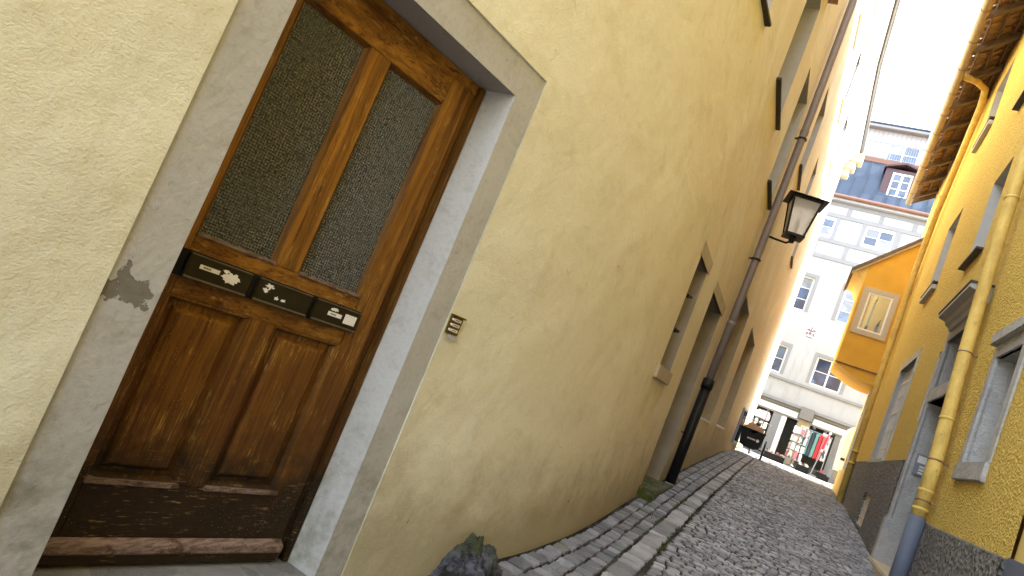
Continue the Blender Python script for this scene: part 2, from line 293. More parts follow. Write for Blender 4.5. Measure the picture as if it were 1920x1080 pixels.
# ------------------------------------------------------------------ mesh helpers
COL = scn.collection
class MB:
    def __init__(s): s.v = []; s.f = []; s.mi = []; s.mats = []
    def mat(s, k):
        if k not in s.mats: s.mats.append(k)
        return s.mats.index(k)
    def quad(s, pts, k):
        b = len(s.v); s.v += [tuple(p) for p in pts]; s.f.append(tuple(range(b, b+len(pts)))); s.mi.append(s.mat(k)); return s
    def box(s, F, a0, a1, n0, n1, z0, z1, k, jit=0.0):
        c = [F(a, n, z) for z in (z0, z1) for (a, n) in ((a0, n0), (a1, n0), (a1, n1), (a0, n1))]
        b = len(s.v); s.v += [tuple(x) for x in c]
        for q in ((0, 3, 2, 1), (4, 5, 6, 7), (0, 1, 5, 4), (1, 2, 6, 5), (2, 3, 7, 6), (3, 0, 4, 7)):
            s.f.append(tuple(b+i for i in q)); s.mi.append(s.mat(k))
        return s
    def prism(s, poly, F, k):     # poly = list of (p,q); F(p,q,t) t in 0..1 extrudes
        n = len(poly); b = len(s.v)
        s.v += [tuple(F(p, q, 0)) for p, q in poly] + [tuple(F(p, q, 1)) for p, q in poly]
        s.f.append(tuple(b+i for i in reversed(range(n)))); s.mi.append(s.mat(k))
        s.f.append(tuple(b+n+i for i in range(n))); s.mi.append(s.mat(k))
        for i in range(n):
            j = (i+1) % n; s.f.append((b+i, b+j, b+n+j, b+n+i)); s.mi.append(s.mat(k))
        return s
    def tube(s, pts, r, k, seg=12, caps=True):
        pts = [Vector(p) for p in pts]; rings = []
        rs = r if isinstance(r, (list, tuple)) else [r]*len(pts)
        ref = None
        for i, p in enumerate(pts):
            if i == 0: d = pts[1]-p
            elif i == len(pts)-1: d = p-pts[i-1]
            else: d = (pts[i+1]-p).normalized() + (p-pts[i-1]).normalized()
            d.normalize()
            if ref is None: ref = Vector((1, 0, 0)) if abs(d.x) < 0.8 else Vector((0, 1, 0))
            a = (ref - d*ref.dot(d)).normalized(); bb = d.cross(a); ref = a
            b = len(s.v)
            for j in range(seg):
                t = 2*math.pi*j/seg; s.v.append(tuple(p + (a*math.cos(t)+bb*math.sin(t))*rs[i]))
            rings.append(b)
        for i in range(len(rings)-1):
            for j in range(seg):
                j2 = (j+1) % seg; s.f.append((rings[i]+j, rings[i]+j2, rings[i+1]+j2, rings[i+1]+j)); s.mi.append(s.mat(k))
        if caps:
            s.f.append(tuple(rings[0]+j for j in reversed(range(seg)))); s.mi.append(s.mat(k))
            s.f.append(tuple(rings[-1]+j for j in range(seg))); s.mi.append(s.mat(k))
        return s
    def build(s, name, parent=None, bevel=0.0, smooth=False, label=None, cat=None, group=None, kind=None):
        me = bpy.data.meshes.new(name); me.from_pydata(s.v, [], s.f)
        for k in s.mats: me.materials.append(MT[k])
        me.polygons.foreach_set('material_index', s.mi)
        bm = bmesh.new(); bm.from_mesh(me); bmesh.ops.remove_doubles(bm, verts=bm.verts, dist=1e-5)
        bmesh.ops.recalc_face_normals(bm, faces=bm.faces)
        if bevel: bmesh.ops.bevel(bm, geom=list(bm.edges), offset=bevel, segments=2, affect='EDGES', clamp_overlap=True)
        bm.to_mesh(me); bm.free()
        if smooth: me.polygons.foreach_set('use_smooth', [True]*len(me.polygons))
        o = bpy.data.objects.new(name, me); COL.objects.link(o); attach(o, parent); tag(o, label, cat, group, kind)
        return o
def attach(o, parent):
    if parent is not None:
        o.parent = parent
        off = Vector((0, 0, 0)); q = parent
        while q is not None: off += q.location; q = q.parent
        o.location = -off
def tag(o, label=None, cat=None, group=None, kind=None):
    if label: o['label'] = label
    if cat: o['category'] = cat
    if group: o['group'] = group
    if kind: o['kind'] = kind
    return o
def thing(name, loc, label, cat, group=None):
    o = bpy.data.objects.new(name, None); COL.objects.link(o); o.location = loc; o.empty_display_size = 0.1
    return tag(o, label, cat, group)
def bx(name, parent, F, a0, a1, n0, n1, z0, z1, k, bevel=0.0, **kw): return MB().box(F, a0, a1, n0, n1, z0, z1, k).build(name, parent, bevel, **kw)
def ident(a, n, z): return Vector((a, n, z))

# ------------------------------------------------------------------ layout functions
def interp(x, xs, ys):
    if x <= xs[0]: return ys[0]
    for i in range(len(xs)-1):
        if x <= xs[i+1]: return ys[i] + (ys[i+1]-ys[i])*(x-xs[i])/(xs[i+1]-xs[i])
    return ys[-1]
GY = [-14, 0, 2, 3.45, 5, 6.5, 8.5, 11, 14.6, 17.5, 20, 22, 30]; GZ = [-1.3, -.25, -.08, .05, .19, .31, .45, .58, .74, .85, .92, .95, 1.0]
def g(y): return interp(y, GY, GZ)
A14 = R(14.4); T1 = math.tan(A14); T2 = math.tan(R(-0.6)); T3 = math.tan(R(1.5))
def leftx(y):
    s = min(max((y-2.55)/2.45, 0), 1)
    return -1.403 + T1*(min(y, 2.55)-2.22) + 2.45*(T1*s+(T2-T1)*s*s/2) + T2*min(max(y-5, 0), 11) + T3*max(y-16, 0)
def LW(y, n, z):                      # left wall: y along, n out of the wall
    d = (leftx(y+.01)-leftx(y-.01))/.02; l = math.hypot(1, d)
    return Vector((leftx(y)+n/l, y-n*d/l, z))
RT = math.tan(R(1.2))
def rightx(y): return 1.30 + RT*(y-8.6)
def RW(y, n, z): return Vector((rightx(y)-n, y+n*RT, z))
UD = Vector((math.sin(A14), math.cos(A14), 0)); ND = Vector((math.cos(A14), -math.sin(A14), 0)); OD = Vector((-1.403, 2.22, 0))
def DW(u, n, z): v = OD + UD*u + ND*n; v.z = z; return v      # door wall: u along, n out
def u2y(u): return (OD + UD*u).y

def wall_sheet(F, a_list, z_list, holes, k, zbot=None, rough=0.0, seed=0.0):
    """front face of a wall as a grid, cells inside a hole (a0,a1,z0,z1) left out"""
    def uniq(l): return sorted(set(round(x, 4) for x in l))
    A = uniq(list(a_list) + [h[i] for h in holes for i in (0, 1)]); Z = uniq(list(z_list) + [h[i] for h in holes for i in (2, 3)])
    mb = MB(); idx = {}; mb.mat(k)
    edge = set()
    def vert(a, z):
        if (a, z) not in idx:
            zz = z
            if zbot is not None and z == Z[0]: zz = zbot(a)
            d = 0.0
            if rough:
                on = any(h[0]-.03 <= a <= h[1]+.03 and h[2]-.03 <= z <= h[3]+.03 for h in holes)
                if not on: d = rough*noise.noise(Vector((a*0.9+seed, z*0.9, seed))) + rough*.5*noise.noise(Vector((a*2.6, z*2.6, seed+4)))
            idx[(a, z)] = len(mb.v); mb.v.append(tuple(F(a, d, zz)))
        return idx[(a, z)]
    for i in range(len(A)-1):
        for j in range(len(Z)-1):
            ca, cz = (A[i]+A[i+1])/2, (Z[j]+Z[j+1])/2
            if any(h[0] < ca < h[1] and h[2] < cz < h[3] for h in holes): continue
            mb.f.append((vert(A[i], Z[j]), vert(A[i+1], Z[j]), vert(A[i+1], Z[j+1]), vert(A[i], Z[j+1]))); mb.mi.append(0)
    return mb
def frange(a, b, st):
    n = max(1, int(round((b-a)/st))); return [a+(b-a)*i/n for i in range(n+1)]

def reveal(mb, F, a0, a1, z0, z1, n0, n1, k, bottom=True, splay=0.0):
    """the four inner sides of an opening from depth n0 (front) to n1 (back)"""
    s = splay
    P = lambda a, n, z: F(a, n, z)
    mb.quad([P(a0, n0, z0), P(a0+s, n1, z0), P(a0+s, n1, z1), P(a0, n0, z1)], k)
    mb.quad([P(a1, n0, z0), P(a1-s, n1, z0), P(a1-s, n1, z1), P(a1, n0, z1)], k)
    mb.quad([P(a0, n0, z1), P(a1, n0, z1), P(a1-s, n1, z1), P(a0+s, n1, z1)], k)
    if bottom: mb.quad([P(a0, n0, z0), P(a1, n0, z0), P(a1-s, n1, z0), P(a0+s, n1, z0)], k)
    return mb

GRND = random.Random(15)
def window(house, F, a0, a1, z0, z1, depth, rk, frame='white_paint', sill=None, sill_out=0.10, sill_h=0.05, glass='glass', cols=2, rows=3, surround=None, sw=0.1, name='window', fw_=0.05):
    mb = MB(); reveal(mb, F, a0, a1, z0, z1, 0.0, -depth, rk); wdw = mb.build(name, house)
    fr = MB(); b = 0.06; n0, n1 = -depth+0.0, -depth+0.045
    fr.box(F, a0, a0+fw_, n0, n1, z0, z1, frame); fr.box(F, a1-fw_, a1, n0, n1, z0, z1, frame)
    fr.box(F, a0+fw_, a1-fw_, n0, n1-.002, z0, z0+fw_, frame); fr.box(F, a0+fw_, a1-fw_, n0, n1-.002, z1-fw_, z1, frame)
    for i in range(1, cols): a = a0+(a1-a0)*i/cols; fr.box(F, a-.035, a+.035, n0, n1+.004, z0+fw_, z1-fw_, frame)
    for i in range(cols):
        p0 = a0+(a1-a0)*i/cols+(.035 if i else fw_); p1 = a0+(a1-a0)*(i+1)/cols-(.035 if i < cols-1 else fw_)
        for j in range(1, rows): z = z0+(z1-z0)*j/rows; fr.box(F, p0, p1, n0, n1-.012, z-.014, z+.014, frame)
    fr.build('window_frame', wdw)
    for i in range(cols):
        p0 = a0+(a1-a0)*i/cols; p1 = a0+(a1-a0)*(i+1)/cols
        for j in range(rows):
            q0 = z0+(z1-z0)*j/rows; q1 = z0+(z1-z0)*(j+1)/rows
            bx('pane', wdw, F, p0+.008, p1-.008, n0-.006, n0+.012, q0+.004, q1-.004, GRND.choice(('glass_sky', 'glass_sky', 'glass_pale', 'glass_mid')) if glass == 'glass_sky' else glass)
    if surround:
        s = MB(); s.box(F, a0-sw, a0, -.02, .018, z0, z1+sw, surround); s.box(F, a1, a1+sw, -.02, .018, z0, z1+sw, surround); s.box(F, a0, a1, -.02, .018, z1, z1+sw, surround)
        s.build('window_surround', wdw)
    if sill: bx('sill', wdw, F, a0-.04, a1+.04, -.05, sill_out, z0-sill_h, z0, sill, 0.004)
    return wdw

# ------------------------------------------------------------------ ground
def build_ground():
    mb = MB(); ys = sorted(set([-200, -60, -20] + GY + frange(-14, 34, 1.0) + [60, 120, 400])); xs = [-400, -100, -30, -8, -3, 0, 3, 8, 30, 100, 400]
    for i in range(len(ys)-1):
        for j in range(len(xs)-1):
            mb.quad([(xs[j], ys[i], g(ys[i])), (xs[j+1], ys[i], g(ys[i])), (xs[j+1], ys[i+1], g(ys[i+1])), (xs[j], ys[i+1], g(ys[i+1]))], 'street')
    mb.build('ground', None, kind='structure')
build_ground()

def stone_mesh(name, k, seed, flat=False):
    rr = random.Random(seed); mb = MB(); mb.mat(k)
    def ring(s, z, j):
        o = []
        for (x, y) in ((-.5, -.5), (0, -.5), (.5, -.5), (.5, 0), (.5, .5), (0, .5), (-.5, .5), (-.5, 0)):
            c = .93 if abs(x)+abs(y) > .9 else 1.0
            o.append(((x*s*c+rr.uniform(-j, j)), (y*s*c+rr.uniform(-j, j)), z+rr.uniform(-j, j)*.5))
        return o
    rings = [ring(1.0, -1.0, 0), ring(1.0, 0.55, .035), ring(0.90, 0.96, .04)] if flat else [ring(1.0, -1.0, 0), ring(1.0, 0.25, .045), ring(0.82, 0.93, .05)]
    for r_ in rings: mb.v += r_
    top = len(mb.v); mb.v.append((rr.uniform(-.15, .15), rr.uniform(-.15, .15), 0.98 if flat else 1.06))
    for a in range(2):
        for i in range(8): j = (i+1) % 8; mb.f.append((a*8+i, a*8+j, (a+1)*8+j, (a+1)*8+i)); mb.mi.append(0)
    for i in range(8): j = (i+1) % 8; mb.f.append((16+i, 16+j, top)); mb.mi.append(0)
    me = bpy.data.meshes.new(name); me.from_pydata(mb.v, [], mb.f); me.materials.append(MT[k]); me.polygons.foreach_set('use_smooth', [not flat]*len(me.polygons))
    return me
def build_paving():
    bed = MB()
    ys = frange(-8, 21.2, .4)
    for i in range(len(ys)-1):
        y0, y1 = ys[i], ys[i+1]
        bed.quad([(leftx(y0)-.05, y0, g(y0)+.006), (rightx(y0)+.05, y0, g(y0)+.006), (rightx(y1)+.05, y1, g(y1)+.006), (leftx(y1)-.05, y1, g(y1)+.006)], 'soil')
    root = bed.build('alley_paving', None, kind='structure', label='narrow cobbled alley climbing between the two rows of houses')
    SX0, SX1 = -.685, -.525                                     # the row of pale slabs
    lists = {'sett': [], 'slab': [], 'cobble': []}
    rr = random.Random(11)
    # rows of setts between wall and slabs
    nrow = 3
    for r_ in range(nrow):
        y = 1.2 + rr.random()*.1
        while y < 21.0:
            d = rr.uniform(.070, .125); x0 = leftx(y)+.035; x1 = SX0-.008
            w_ = (x1-x0)/nrow; cx = x0+w_*(r_+.5)
            if w_ > .05: lists['sett'].append((cx+rr.uniform(-.004, .004), y+d/2, w_-.006+rr.uniform(-.010, .002), d-.007, rr.uniform(-.06, .06)))
            y += d
    y = 1.2
    while y < 21.0:
        d = rr.choice([.09, .11, .12, .15, .2, .28]) if y > 4 else rr.uniform(.09, .14)
        lists['slab'].append(((SX0+SX1)/2+rr.uniform(-.004, .004), y+d/2, SX1-SX0-.012, d-.010, rr.uniform(-.02, .02))); y += d
    # cobbles laid in shallow arcs across the way
    y = 1.0
    while y < 21.2:
        d = rr.uniform(.048, .068); x = SX1+.01+rr.uniform(0, .03)
        xe = rightx(y)-.02
        while x < xe-.03:
            w_ = min(rr.uniform(.060, .105), xe-x)
            ph = (x-SX1)/.62*math.pi; dy = .11*abs(math.sin(ph)); sl = .11*math.cos(ph)*math.pi/.62*(1 if math.sin(ph) > 0 else -1)
            if w_ > .03: lists['cobble'].append((x+w_/2, y+d/2+dy+rr.uniform(-.008, .008), w_-.011, d-.012+rr.uniform(-.008, .003), math.atan(sl)*.8+rr.uniform(-.09, .09)))
            x += w_
        y += d
    camp = Vector((0, 0, CAMZ))
    def visible(c):
        v = Vector((c[0], c[1], g(c[1]))) - camp; d = v.dot(fw)
        if d < .1: return None
        px = 960+1185*v.dot(ir)/d; py = 540-1185*v.dot(iu)/d
        if px < 925 or px > 1650 or py > 1090 or py < 830: return None
        return d
    for k, L in lists.items():
        vis = sorted([(visible(c), i) for i, c in enumerate(L) if visible(c)])
        single = set(i for _, i in vis[:290])
        meshes = [stone_mesh('paving_'+k, k+('' if i % 3 == 0 else '_b' if i % 3 == 1 else '_c'), 100+i, True) for i in range(9)]
        hh = {'sett': .020, 'slab': .016, 'cobble': .018}[k]; nm = {'sett': 'sett', 'slab': 'slab', 'cobble': 'cobblestone'}[k]
        rest = MB(); rv = random.Random(5); tl = 1.0 if k == 'cobble' else 0.5
        for i, c in enumerate(L):
            slope = math.atan((g(c[1]+.2)-g(c[1]-.2))/.4); h_ = hh*rv.uniform(.75, 1.25)
            mtx = Matrix.Translation((c[0], c[1], g(c[1])+.004)) @ Matrix.Rotation(slope+rv.uniform(-.09, .09)*tl, 4, 'X') @ Matrix.Rotation(rv.uniform(-.08, .08)*tl, 4, 'Y') @ Matrix.Rotation(c[4], 4, 'Z') @ Matrix.Diagonal((c[2], c[3], h_, 1))
            me = meshes[rv.randrange(9)]
            if i in single:
                o = bpy.data.objects.new(nm, me); COL.objects.link(o); o.parent = root; o.matrix_local = mtx
            else:
                b = len(rest.v); rest.v += [tuple(mtx @ v.co) for v in me.vertices]
                mi = rest.mat(me.materials[0].name)
                for p in me.polygons: rest.f.append(tuple(b+q for q in p.vertices)); rest.mi.append(mi)
        me = bpy.data.meshes.new(nm+'_rest'); me.from_pydata(rest.v, [], rest.f); [me.materials.append(bpy.data.materials[q]) for q in rest.mats]; me.polygons.foreach_set('material_index', rest.mi); me.polygons.foreach_set('use_smooth', [False]*len(me.polygons))
        o = bpy.data.objects.new({'sett': 'far_setts', 'slab': 'far_slabs', 'cobble': 'far_cobblestones'}[k], me); COL.objects.link(o); o.parent = root; o['kind'] = 'stuff'
    # moss and grass blades in the joints
    mo = MB(); rv = random.Random(3)
    for q in range(420):
        y = rv.uniform(3.2, 9.0); x = rv.choice([leftx(y)+rv.uniform(.02, .36), SX1+rv.uniform(-.01, .015), SX0+rv.uniform(-.01, .01)])
        if noise.noise(Vector((x*5, y*2.2, 0))) < .22: continue
        for b in range(5):
            a = rv.uniform(0, 6.28); l = rv.uniform(.012, .030); w_ = .004; c, s = math.cos(a), math.sin(a); X, Y = x+rv.uniform(-.02, .02), y+rv.uniform(-.02, .02); z = g(Y)+.012
            mo.quad([(X-s*w_, Y+c*w_, z), (X+s*w_, Y-c*w_, z), (X+c*l*.8, Y+s*l*.8, z+l)], 'moss')
    o = mo.build('joint_moss', root, kind='stuff')
build_paving()

# ------------------------------------------------------------------ left house
HL = thing('house', LW(3.0, 0, g(3.0)), 'long cream and yellow plastered house with the old wooden door, on the left', 'house')
L_UP = [(3.45, 4.34, 4.05, 5.40), (5.50, 6.40, 4.27, 5.62), (7.25, 8.10, 4.02, 5.47), (9.95, 10.90, 5.45, 6.80), (12.75, 13.60, 5.50, 6.90), (15.3, 16.2, 5.55, 6.95)]
L_TOP = [(7.6, 8.6, 8.55, 9.95), (10.6, 11.6, 8.55, 9.95), (13.4, 14.4, 8.55, 9.95), (16.4, 17.4, 8.55, 9.95)]
L_GND = [(5.11, 5.65, 1.48, 2.43), (6.38, 7.46, 0.40, 2.42), (9.17, 10.65, 1.27, 3.10), (12.0, 14.1, 1.29, 3.14)]
FRY0, FRY1 = u2y(-1.139), u2y(0.132)
YLOW = 6.8                                   # unseen nearer part cut low to let sky light into the alley
holesL = L_UP + L_TOP + L_GND + [(FRY0, FRY1, -0.40, 2.305)]
ya = [-14, -8, -5, -3] + frange(-1.5, 6, .1) + frange(6, 21, .25)
wl = wall_sheet(LW, ya, [-1.6] + frange(-.4, 5, .12) + frange(5, 10.9, .4), holesL + [(-15, YLOW, 5.95, 11), (-15, 3.2, 4.0, 5.95)], 'cream', lambda a: g(a)-.25, rough=0.012, seed=3.0)
wl.quad([LW(3.2, 0, 4.0), LW(3.2, 0, 5.95), (-9, 3.2, 5.95), (-9, 3.2, 4.0)], 'cream')
wl.quad([LW(YLOW, 0, 5.95), LW(YLOW, 0, 10.9), (-9, YLOW, 10.9), (-9, YLOW, 5.95)], 'cream')
reveal(wl, LW, FRY0, FRY1, -0.40, 2.305, 0.0, -.02, 'cream', bottom=False)
wl.quad([LW(21, 0, .5), LW(21, 0, 10.9), (-9, 21.0, 10.9), (-9, 21.0, .5)], 'cream')
wl.quad([LW(-14, 0, -1.6), LW(-14, 0, 4.0), (-14, -14.0, 4.0), (-14, -14.0, -1.6)], 'cream')
wall_o = wl.build('wall', HL, smooth=True)
def lwf(y): return LW(y, 0, 0)
cn = MB()
cols = [6.7, 8, 12, 16, 18.5, 21.12]
low = [-14, -8, -3, 0, 1.5, 2.55, 3.2, 4, 5, 6.79]
prof = [(0, 10.55), (.05, 10.55), (.07, 10.66), (.16, 10.72), (.18, 10.84), (.30, 10.90), (.30, 11.06), (0, 11.06)]
for i in range(len(cols)-1):
    for j in range(len(prof)-1):
        p, q = prof[j], prof[j+1]; cn.quad([LW(cols[i], p[0], p[1]), LW(cols[i+1], p[0], p[1]), LW(cols[i+1], q[0], q[1]), LW(cols[i], q[0], q[1])], 'white_paint')
cn.quad([LW(21.12, p[0], p[1]) for p in prof], 'white_paint')
cn.build('cornice', HL)
for (q0, q1, n1, z0, z1) in ((20.95, 21.28, .20, 10.16, 10.40), (20.93, 21.30, .32, 10.40, 10.66), (20.91, 21.32, .46, 10.66, 10.98)): bx('cornice_block', HL, LW, q0, q1, .002, n1, z0, z1, 'shutter', .012)
MB().tube([LW(y, .36, 11.03) for y in cols], .05, 'steel', 10).build('gutter', HL)
rf = MB()
for i in range(len(cols)-1):
    a, b = LW(cols[i], .36, 11.07), LW(cols[i+1], .36, 11.07); rf.quad([a, b, b+Vector((-5.5, 0, 3.6)), a+Vector((-5.5, 0, 3.6))], 'tile')
for i in range(len(low)-1):
    zr = 5.97 if low[i] > 3.1 else 4.02; a, b = LW(low[i], .10, zr), LW(low[i+1], .10, zr); rf.quad([a, b, b+Vector((-7.5, 0, .5)), a+Vector((-7.5, 0, .5))], 'tile')
rf.build('roof', HL)
for i, (a0, a1, z0, z1) in enumerate(L_UP): window(HL, LW, a0, a1, z0, z1, .30, 'grey_trim', sill='sill_dark', sill_out=.045, sill_h=.025, frame='white_paint', rows=3)
for i, (a0, a1, z0, z1) in enumerate(L_TOP):
    wq = window(HL, LW, a0, a1, z0, z1, .12, 'white', sill='grey_trim', sill_out=.04, sill_h=.03, surround='white_paint', sw=.10)
# ground-floor openings
a0, a1, z0, z1 = L_GND[0]
w1 = window(HL, LW, a0, a1, z0, z1, .36, 'shaded_reveal', frame='door_dark', rows=2, cols=1, fw_=.04)
bx('lintel', w1, LW, a0-.06, a1+.10, -.02, .006, z1, z1+.12, 'beige_stone', .003)
bx('sill', w1, LW, a0-.12, a1+.02, -.2, .03, 1.37, 1.48, 'beige_stone', .006)
for z in (1.78, 2.08): MB().tube([LW(a0+.02, .01, z), LW(a0+.07, .03, z+.01), LW(a0+.10, -.02, z+.035)], [.014, .012, .004], 'black', 6).build('shutter_hook', w1)
a0, a1, z0, z1 = L_GND[1]
mb = MB(); reveal(mb, LW, a0, a1, z0, z1, 0, -.50, 'shaded_reveal'); d2 = mb.build('side_door', HL, label='deep recessed doorway beside the brown drainpipe')
bx('door_leaf', d2, LW, a0, a1, -.54, -.495, z0, z1, 'door_dark')
for q in range(6): bx('board', d2, LW, a0+.03+q*.172, a0+.03+q*.172+.160, -.495, -.480, z0+.04, z1-.03, 'door_dark', .003)
s = MB(); s.box(LW, a0-.06, a1+.13, -.02, .008, z1, z1+.12, 'beige_stone'); s.build('door_surround', d2)
bx('jamb_block', d2, LW, a1-.014, a1+.002, -.49, -.004, z0, 1.10, 'shaded_reveal', .004)
def rocky(name, parent, F, a0, a1, n0, n1, z0, z1, k, amp, sub=3, **kw):
    bm = bmesh.new(); bmesh.ops.create_cube(bm, size=1.0); bmesh.ops.subdivide_edges(bm, edges=bm.edges, cuts=sub, use_grid_fill=True)
    me = bpy.data.meshes.new(name)
    for v in bm.verts:
        p = F(a0+(a1-a0)*(v.co.x+.5), n0+(n1-n0)*(v.co.y+.5), z0+(z1-z0)*(v.co.z+.5))
        v.co = p + Vector([amp*noise.noise(p*5.0+Vector((i*9.1, 0, 0))) for i in range(3)])
    bmesh.ops.recalc_face_normals(bm, faces=bm.faces); bm.to_mesh(me); bm.free(); me.materials.append(MT[k]); me.polygons.foreach_set('use_smooth', [True]*len(me.polygons))
    o = bpy.data.objects.new(name, me); COL.objects.link(o); attach(o, parent); tag(o, **kw); return o
rocky('doorstep', HL, LW, a0-.10, a1+.10, -.30, .15, g(6.2)-.1, .415, 'step', .022, 7, label='moss-grown stone step under the recessed doorway')
for (a0, a1, z0, z1) in L_GND[2:]:
    wq = window(HL, LW, a0, a1, z0, z1, .26, 'beige_stone', frame='door_dark', rows=3, cols=2)
    bx('sill', wq, LW, a0+.02, a1-.01, -.25, .012, z0-.03, z0+.004, 'white_paint')

# brown drainpipe with a black iron foot
dp = MB(); pp = [LW(7.74, .085, g(7.7)+.02), LW(7.84, .085, 1.62)]
bx_ = MB().tube(pp, [.060, .060], 'black', 14); dpo = bx_.build('drainpipe', HL, smooth=True, label='tall brown drainpipe with black iron foot')
MB().tube([LW(7.84, .085, 1.60), LW(8.05, .085, 3.2), LW(8.20, .085, 5.2), LW(8.22, .085, 7.8), LW(8.22, .085, 10.6), LW(8.22, .30, 10.9)], .048, 'pipe', 14).build('pipe_length', dpo, smooth=True)
MB().tube([LW(7.837, .085, 1.58), LW(7.845, .085, 1.70)], .068, 'black', 14).build('collar', dpo, smooth=True)
for y, z in ((7.95, 2.4), (8.2, 5.1), (8.22, 7.9)): MB().tube([LW(y, .085, z), LW(y+.006, .085, z+.06)], .053, 'pipe', 14).build('collar', dpo, smooth=True)
for y, z in ((7.79, 1.0), (8.05, 3.3), (8.19, 5.02)):
    q = MB().tube([LW(y, .085, z), LW(y, .085, z+.018)], .062, 'black', 14); q.box(LW, y-.01, y+.01, 0, .05, z, z+.015, 'black'); q.build('pipe_clamp', dpo)

# ---- painted stone surround of the old door
for nm, poly in (('jamb', [(.132, -.008), (0.0, -.008), (-.035, -.158), (-.035, -.26), (.132, -.26)]), ('jamb', [(-1.139, -.26), (-.96, -.26), (-.96, -.158), (-.99, -.008), (-1.139, -.008)])):
    mb = MB(); seg = 14
    for i in range(seg):
        z0, z1 = -.3+(2.155+.3)*i/seg, -.3+(2.155+.3)*(i+1)/seg
        for j in range(len(poly)):
            p, q = poly[j], poly[(j+1) % len(poly)]
            def wv(pt, z): return DW(pt[0]+.004*noise.noise(Vector((z*3, pt[0]*9, 1))), pt[1]+.0025*noise.noise(Vector((z*5, 7, pt[0]))), z)
            mb.quad([wv(p, z0), wv(q, z0), wv(q, z1), wv(p, z1)], 'stone_paint')
    mb.build('door_jamb', HL, label='flaking grey painted stone jamb' if poly[0][0] < 0 else 'bluish grey painted stone jamb')
bx('door_lintel', HL, DW, -1.139, .132, -.26, -.0085, 2.154, 2.305, 'stone_paint')
bx('threshold_stone', HL, DW, -1.0, .03, -.30, .03, -.16, .012, 'dark_step', .008)

# ---- the old wooden door
ED = MB()
ED.box(DW, -.965, -.03, -.25, -.20, .0, 2.16, 'blackvoid')
door = ED.build('entrance_door', HL, label='weathered brown oak door with two wired glass panes and three letter flaps')
NF = -.158
def dpart(nm, u0, u1, z0, z1, k, n0=-.20, n1=NF, bev=.003, **kw): return bx(nm, door, DW, u0, u1, n0, n1, z0, z1, k, bev, **kw)
dpart('stile', -.965, -.905, .025, 2.10, 'wood_v'); dpart('stile', -.217, -.103, .025, 2.10, 'wood_v')
dpart('mullion', -.612, -.515, 1.113, 1.98, 'wood_v', n1=NF-.001); dpart('mullion', -.612, -.515, .29, .91, 'wood_v', n1=NF-.001)
dpart('rail', -.905, -.217, 1.98, 2.10, 'wood_h', n1=NF-.002); dpart('rail', -.905, -.217, .91, 1.113, 'wood_h', n1=NF-.002); dpart('rail', -.905, -.217, .104, .29, 'wood_h', n1=NF-.002)
# fixed frame with dark rebate
dpart('door_frame', -.096, -.066, .01, 2.15, 'wood_dark', -.22, -.172); dpart('door_frame', -.062, -.036, .01, 2.15, 'wood_dark', -.22, -.150)
dpart('door_frame', -.965, -.066, 2.105, 2.152, 'wood_h', -.22, -.170)
for (u0, u1) in ((-.905, -.612), (-.515, -.217)):
    z0, z1 = 1.113, 1.98
    bx('pane', door, DW, u0+.004, u1-.004, -.188, -.181, z0+.003, z1-.003, 'wire')
    for nm, (pa, pb) in (('l', ((u0, z0), (u0, z1))), ('r', ((u1, z0), (u1, z1))), ('t', ((u0, z1), (u1, z1)))):
        mb = MB(); su = .016 if nm == 'l' else -.016 if nm == 'r' else 0; sz = -.016 if nm == 't' else 0
        P = [DW(pa[0], NF-.003, pa[1]), DW(pb[0], NF-.003, pb[1]), DW(pb[0]+su, -.180, pb[1]+sz), DW(pa[0]+su, -.180, pa[1]+sz)]
        mb.quad(P, 'wood_dark' if nm != 't' else 'wood_dark_h').build('glazing_bead', door)
    bx('glazing_bead', door, DW, u0, u1, -.185, NF+.004, z0-.004, z0+.010, 'wood_pale', .003)
    # raised lower panel with moulding
    z0, z1 = .290, .910
    mb = MB(); k = 'wood_v'
    o = [(u0, z0), (u1, z0), (u1, z1), (u0, z1)]
    def rect(d, n): return [DW(u0+d, n, z0+d), DW(u1-d, n, z0+d), DW(u1-d, n, z1-d), DW(u0+d, n, z1-d)]
    rings = [rect(.0, NF-.003), rect(.008, NF-.006), rect(.013, NF-.022), rect(.018, NF-.034), rect(.036, NF-.034), rect(.046, NF-.022), rect(.056, NF-.016)]
    for a, b in zip(rings[:-1], rings[1:]):
        for i in range(4): j = (i+1) % 4; mb.quad([a[i], a[j], b[j], b[i]], k)
    mb.quad(rings[-1], k); mb.build('panel', door)
    bx('panel_sill', door, DW, u0-.003, u1+.003, NF-.01, NF+.010, z0-.008, z0+.008, 'wood_pale', .003)
# weather bar
mb = MB(); mb.prism([(NF, .108), (-.128, .090), (-.126, .066), (-.136, .060), (-.136, .026), (NF, .026)], lambda p, q, t: DW(-.95+t*(.845), p, q), 'wood_pale'); mb.build('weather_bar', door, .002)
mb = MB(); mb.box(DW, -.952, -.108, -.150, -.1345, .027, .062, 'wood_h'); mb.build('weather_bar_front', door, .002)
bx('letter_backing', door, DW, -.935, -.190, NF-.004, NF+.006, .972, 1.060, 'blackvoid')
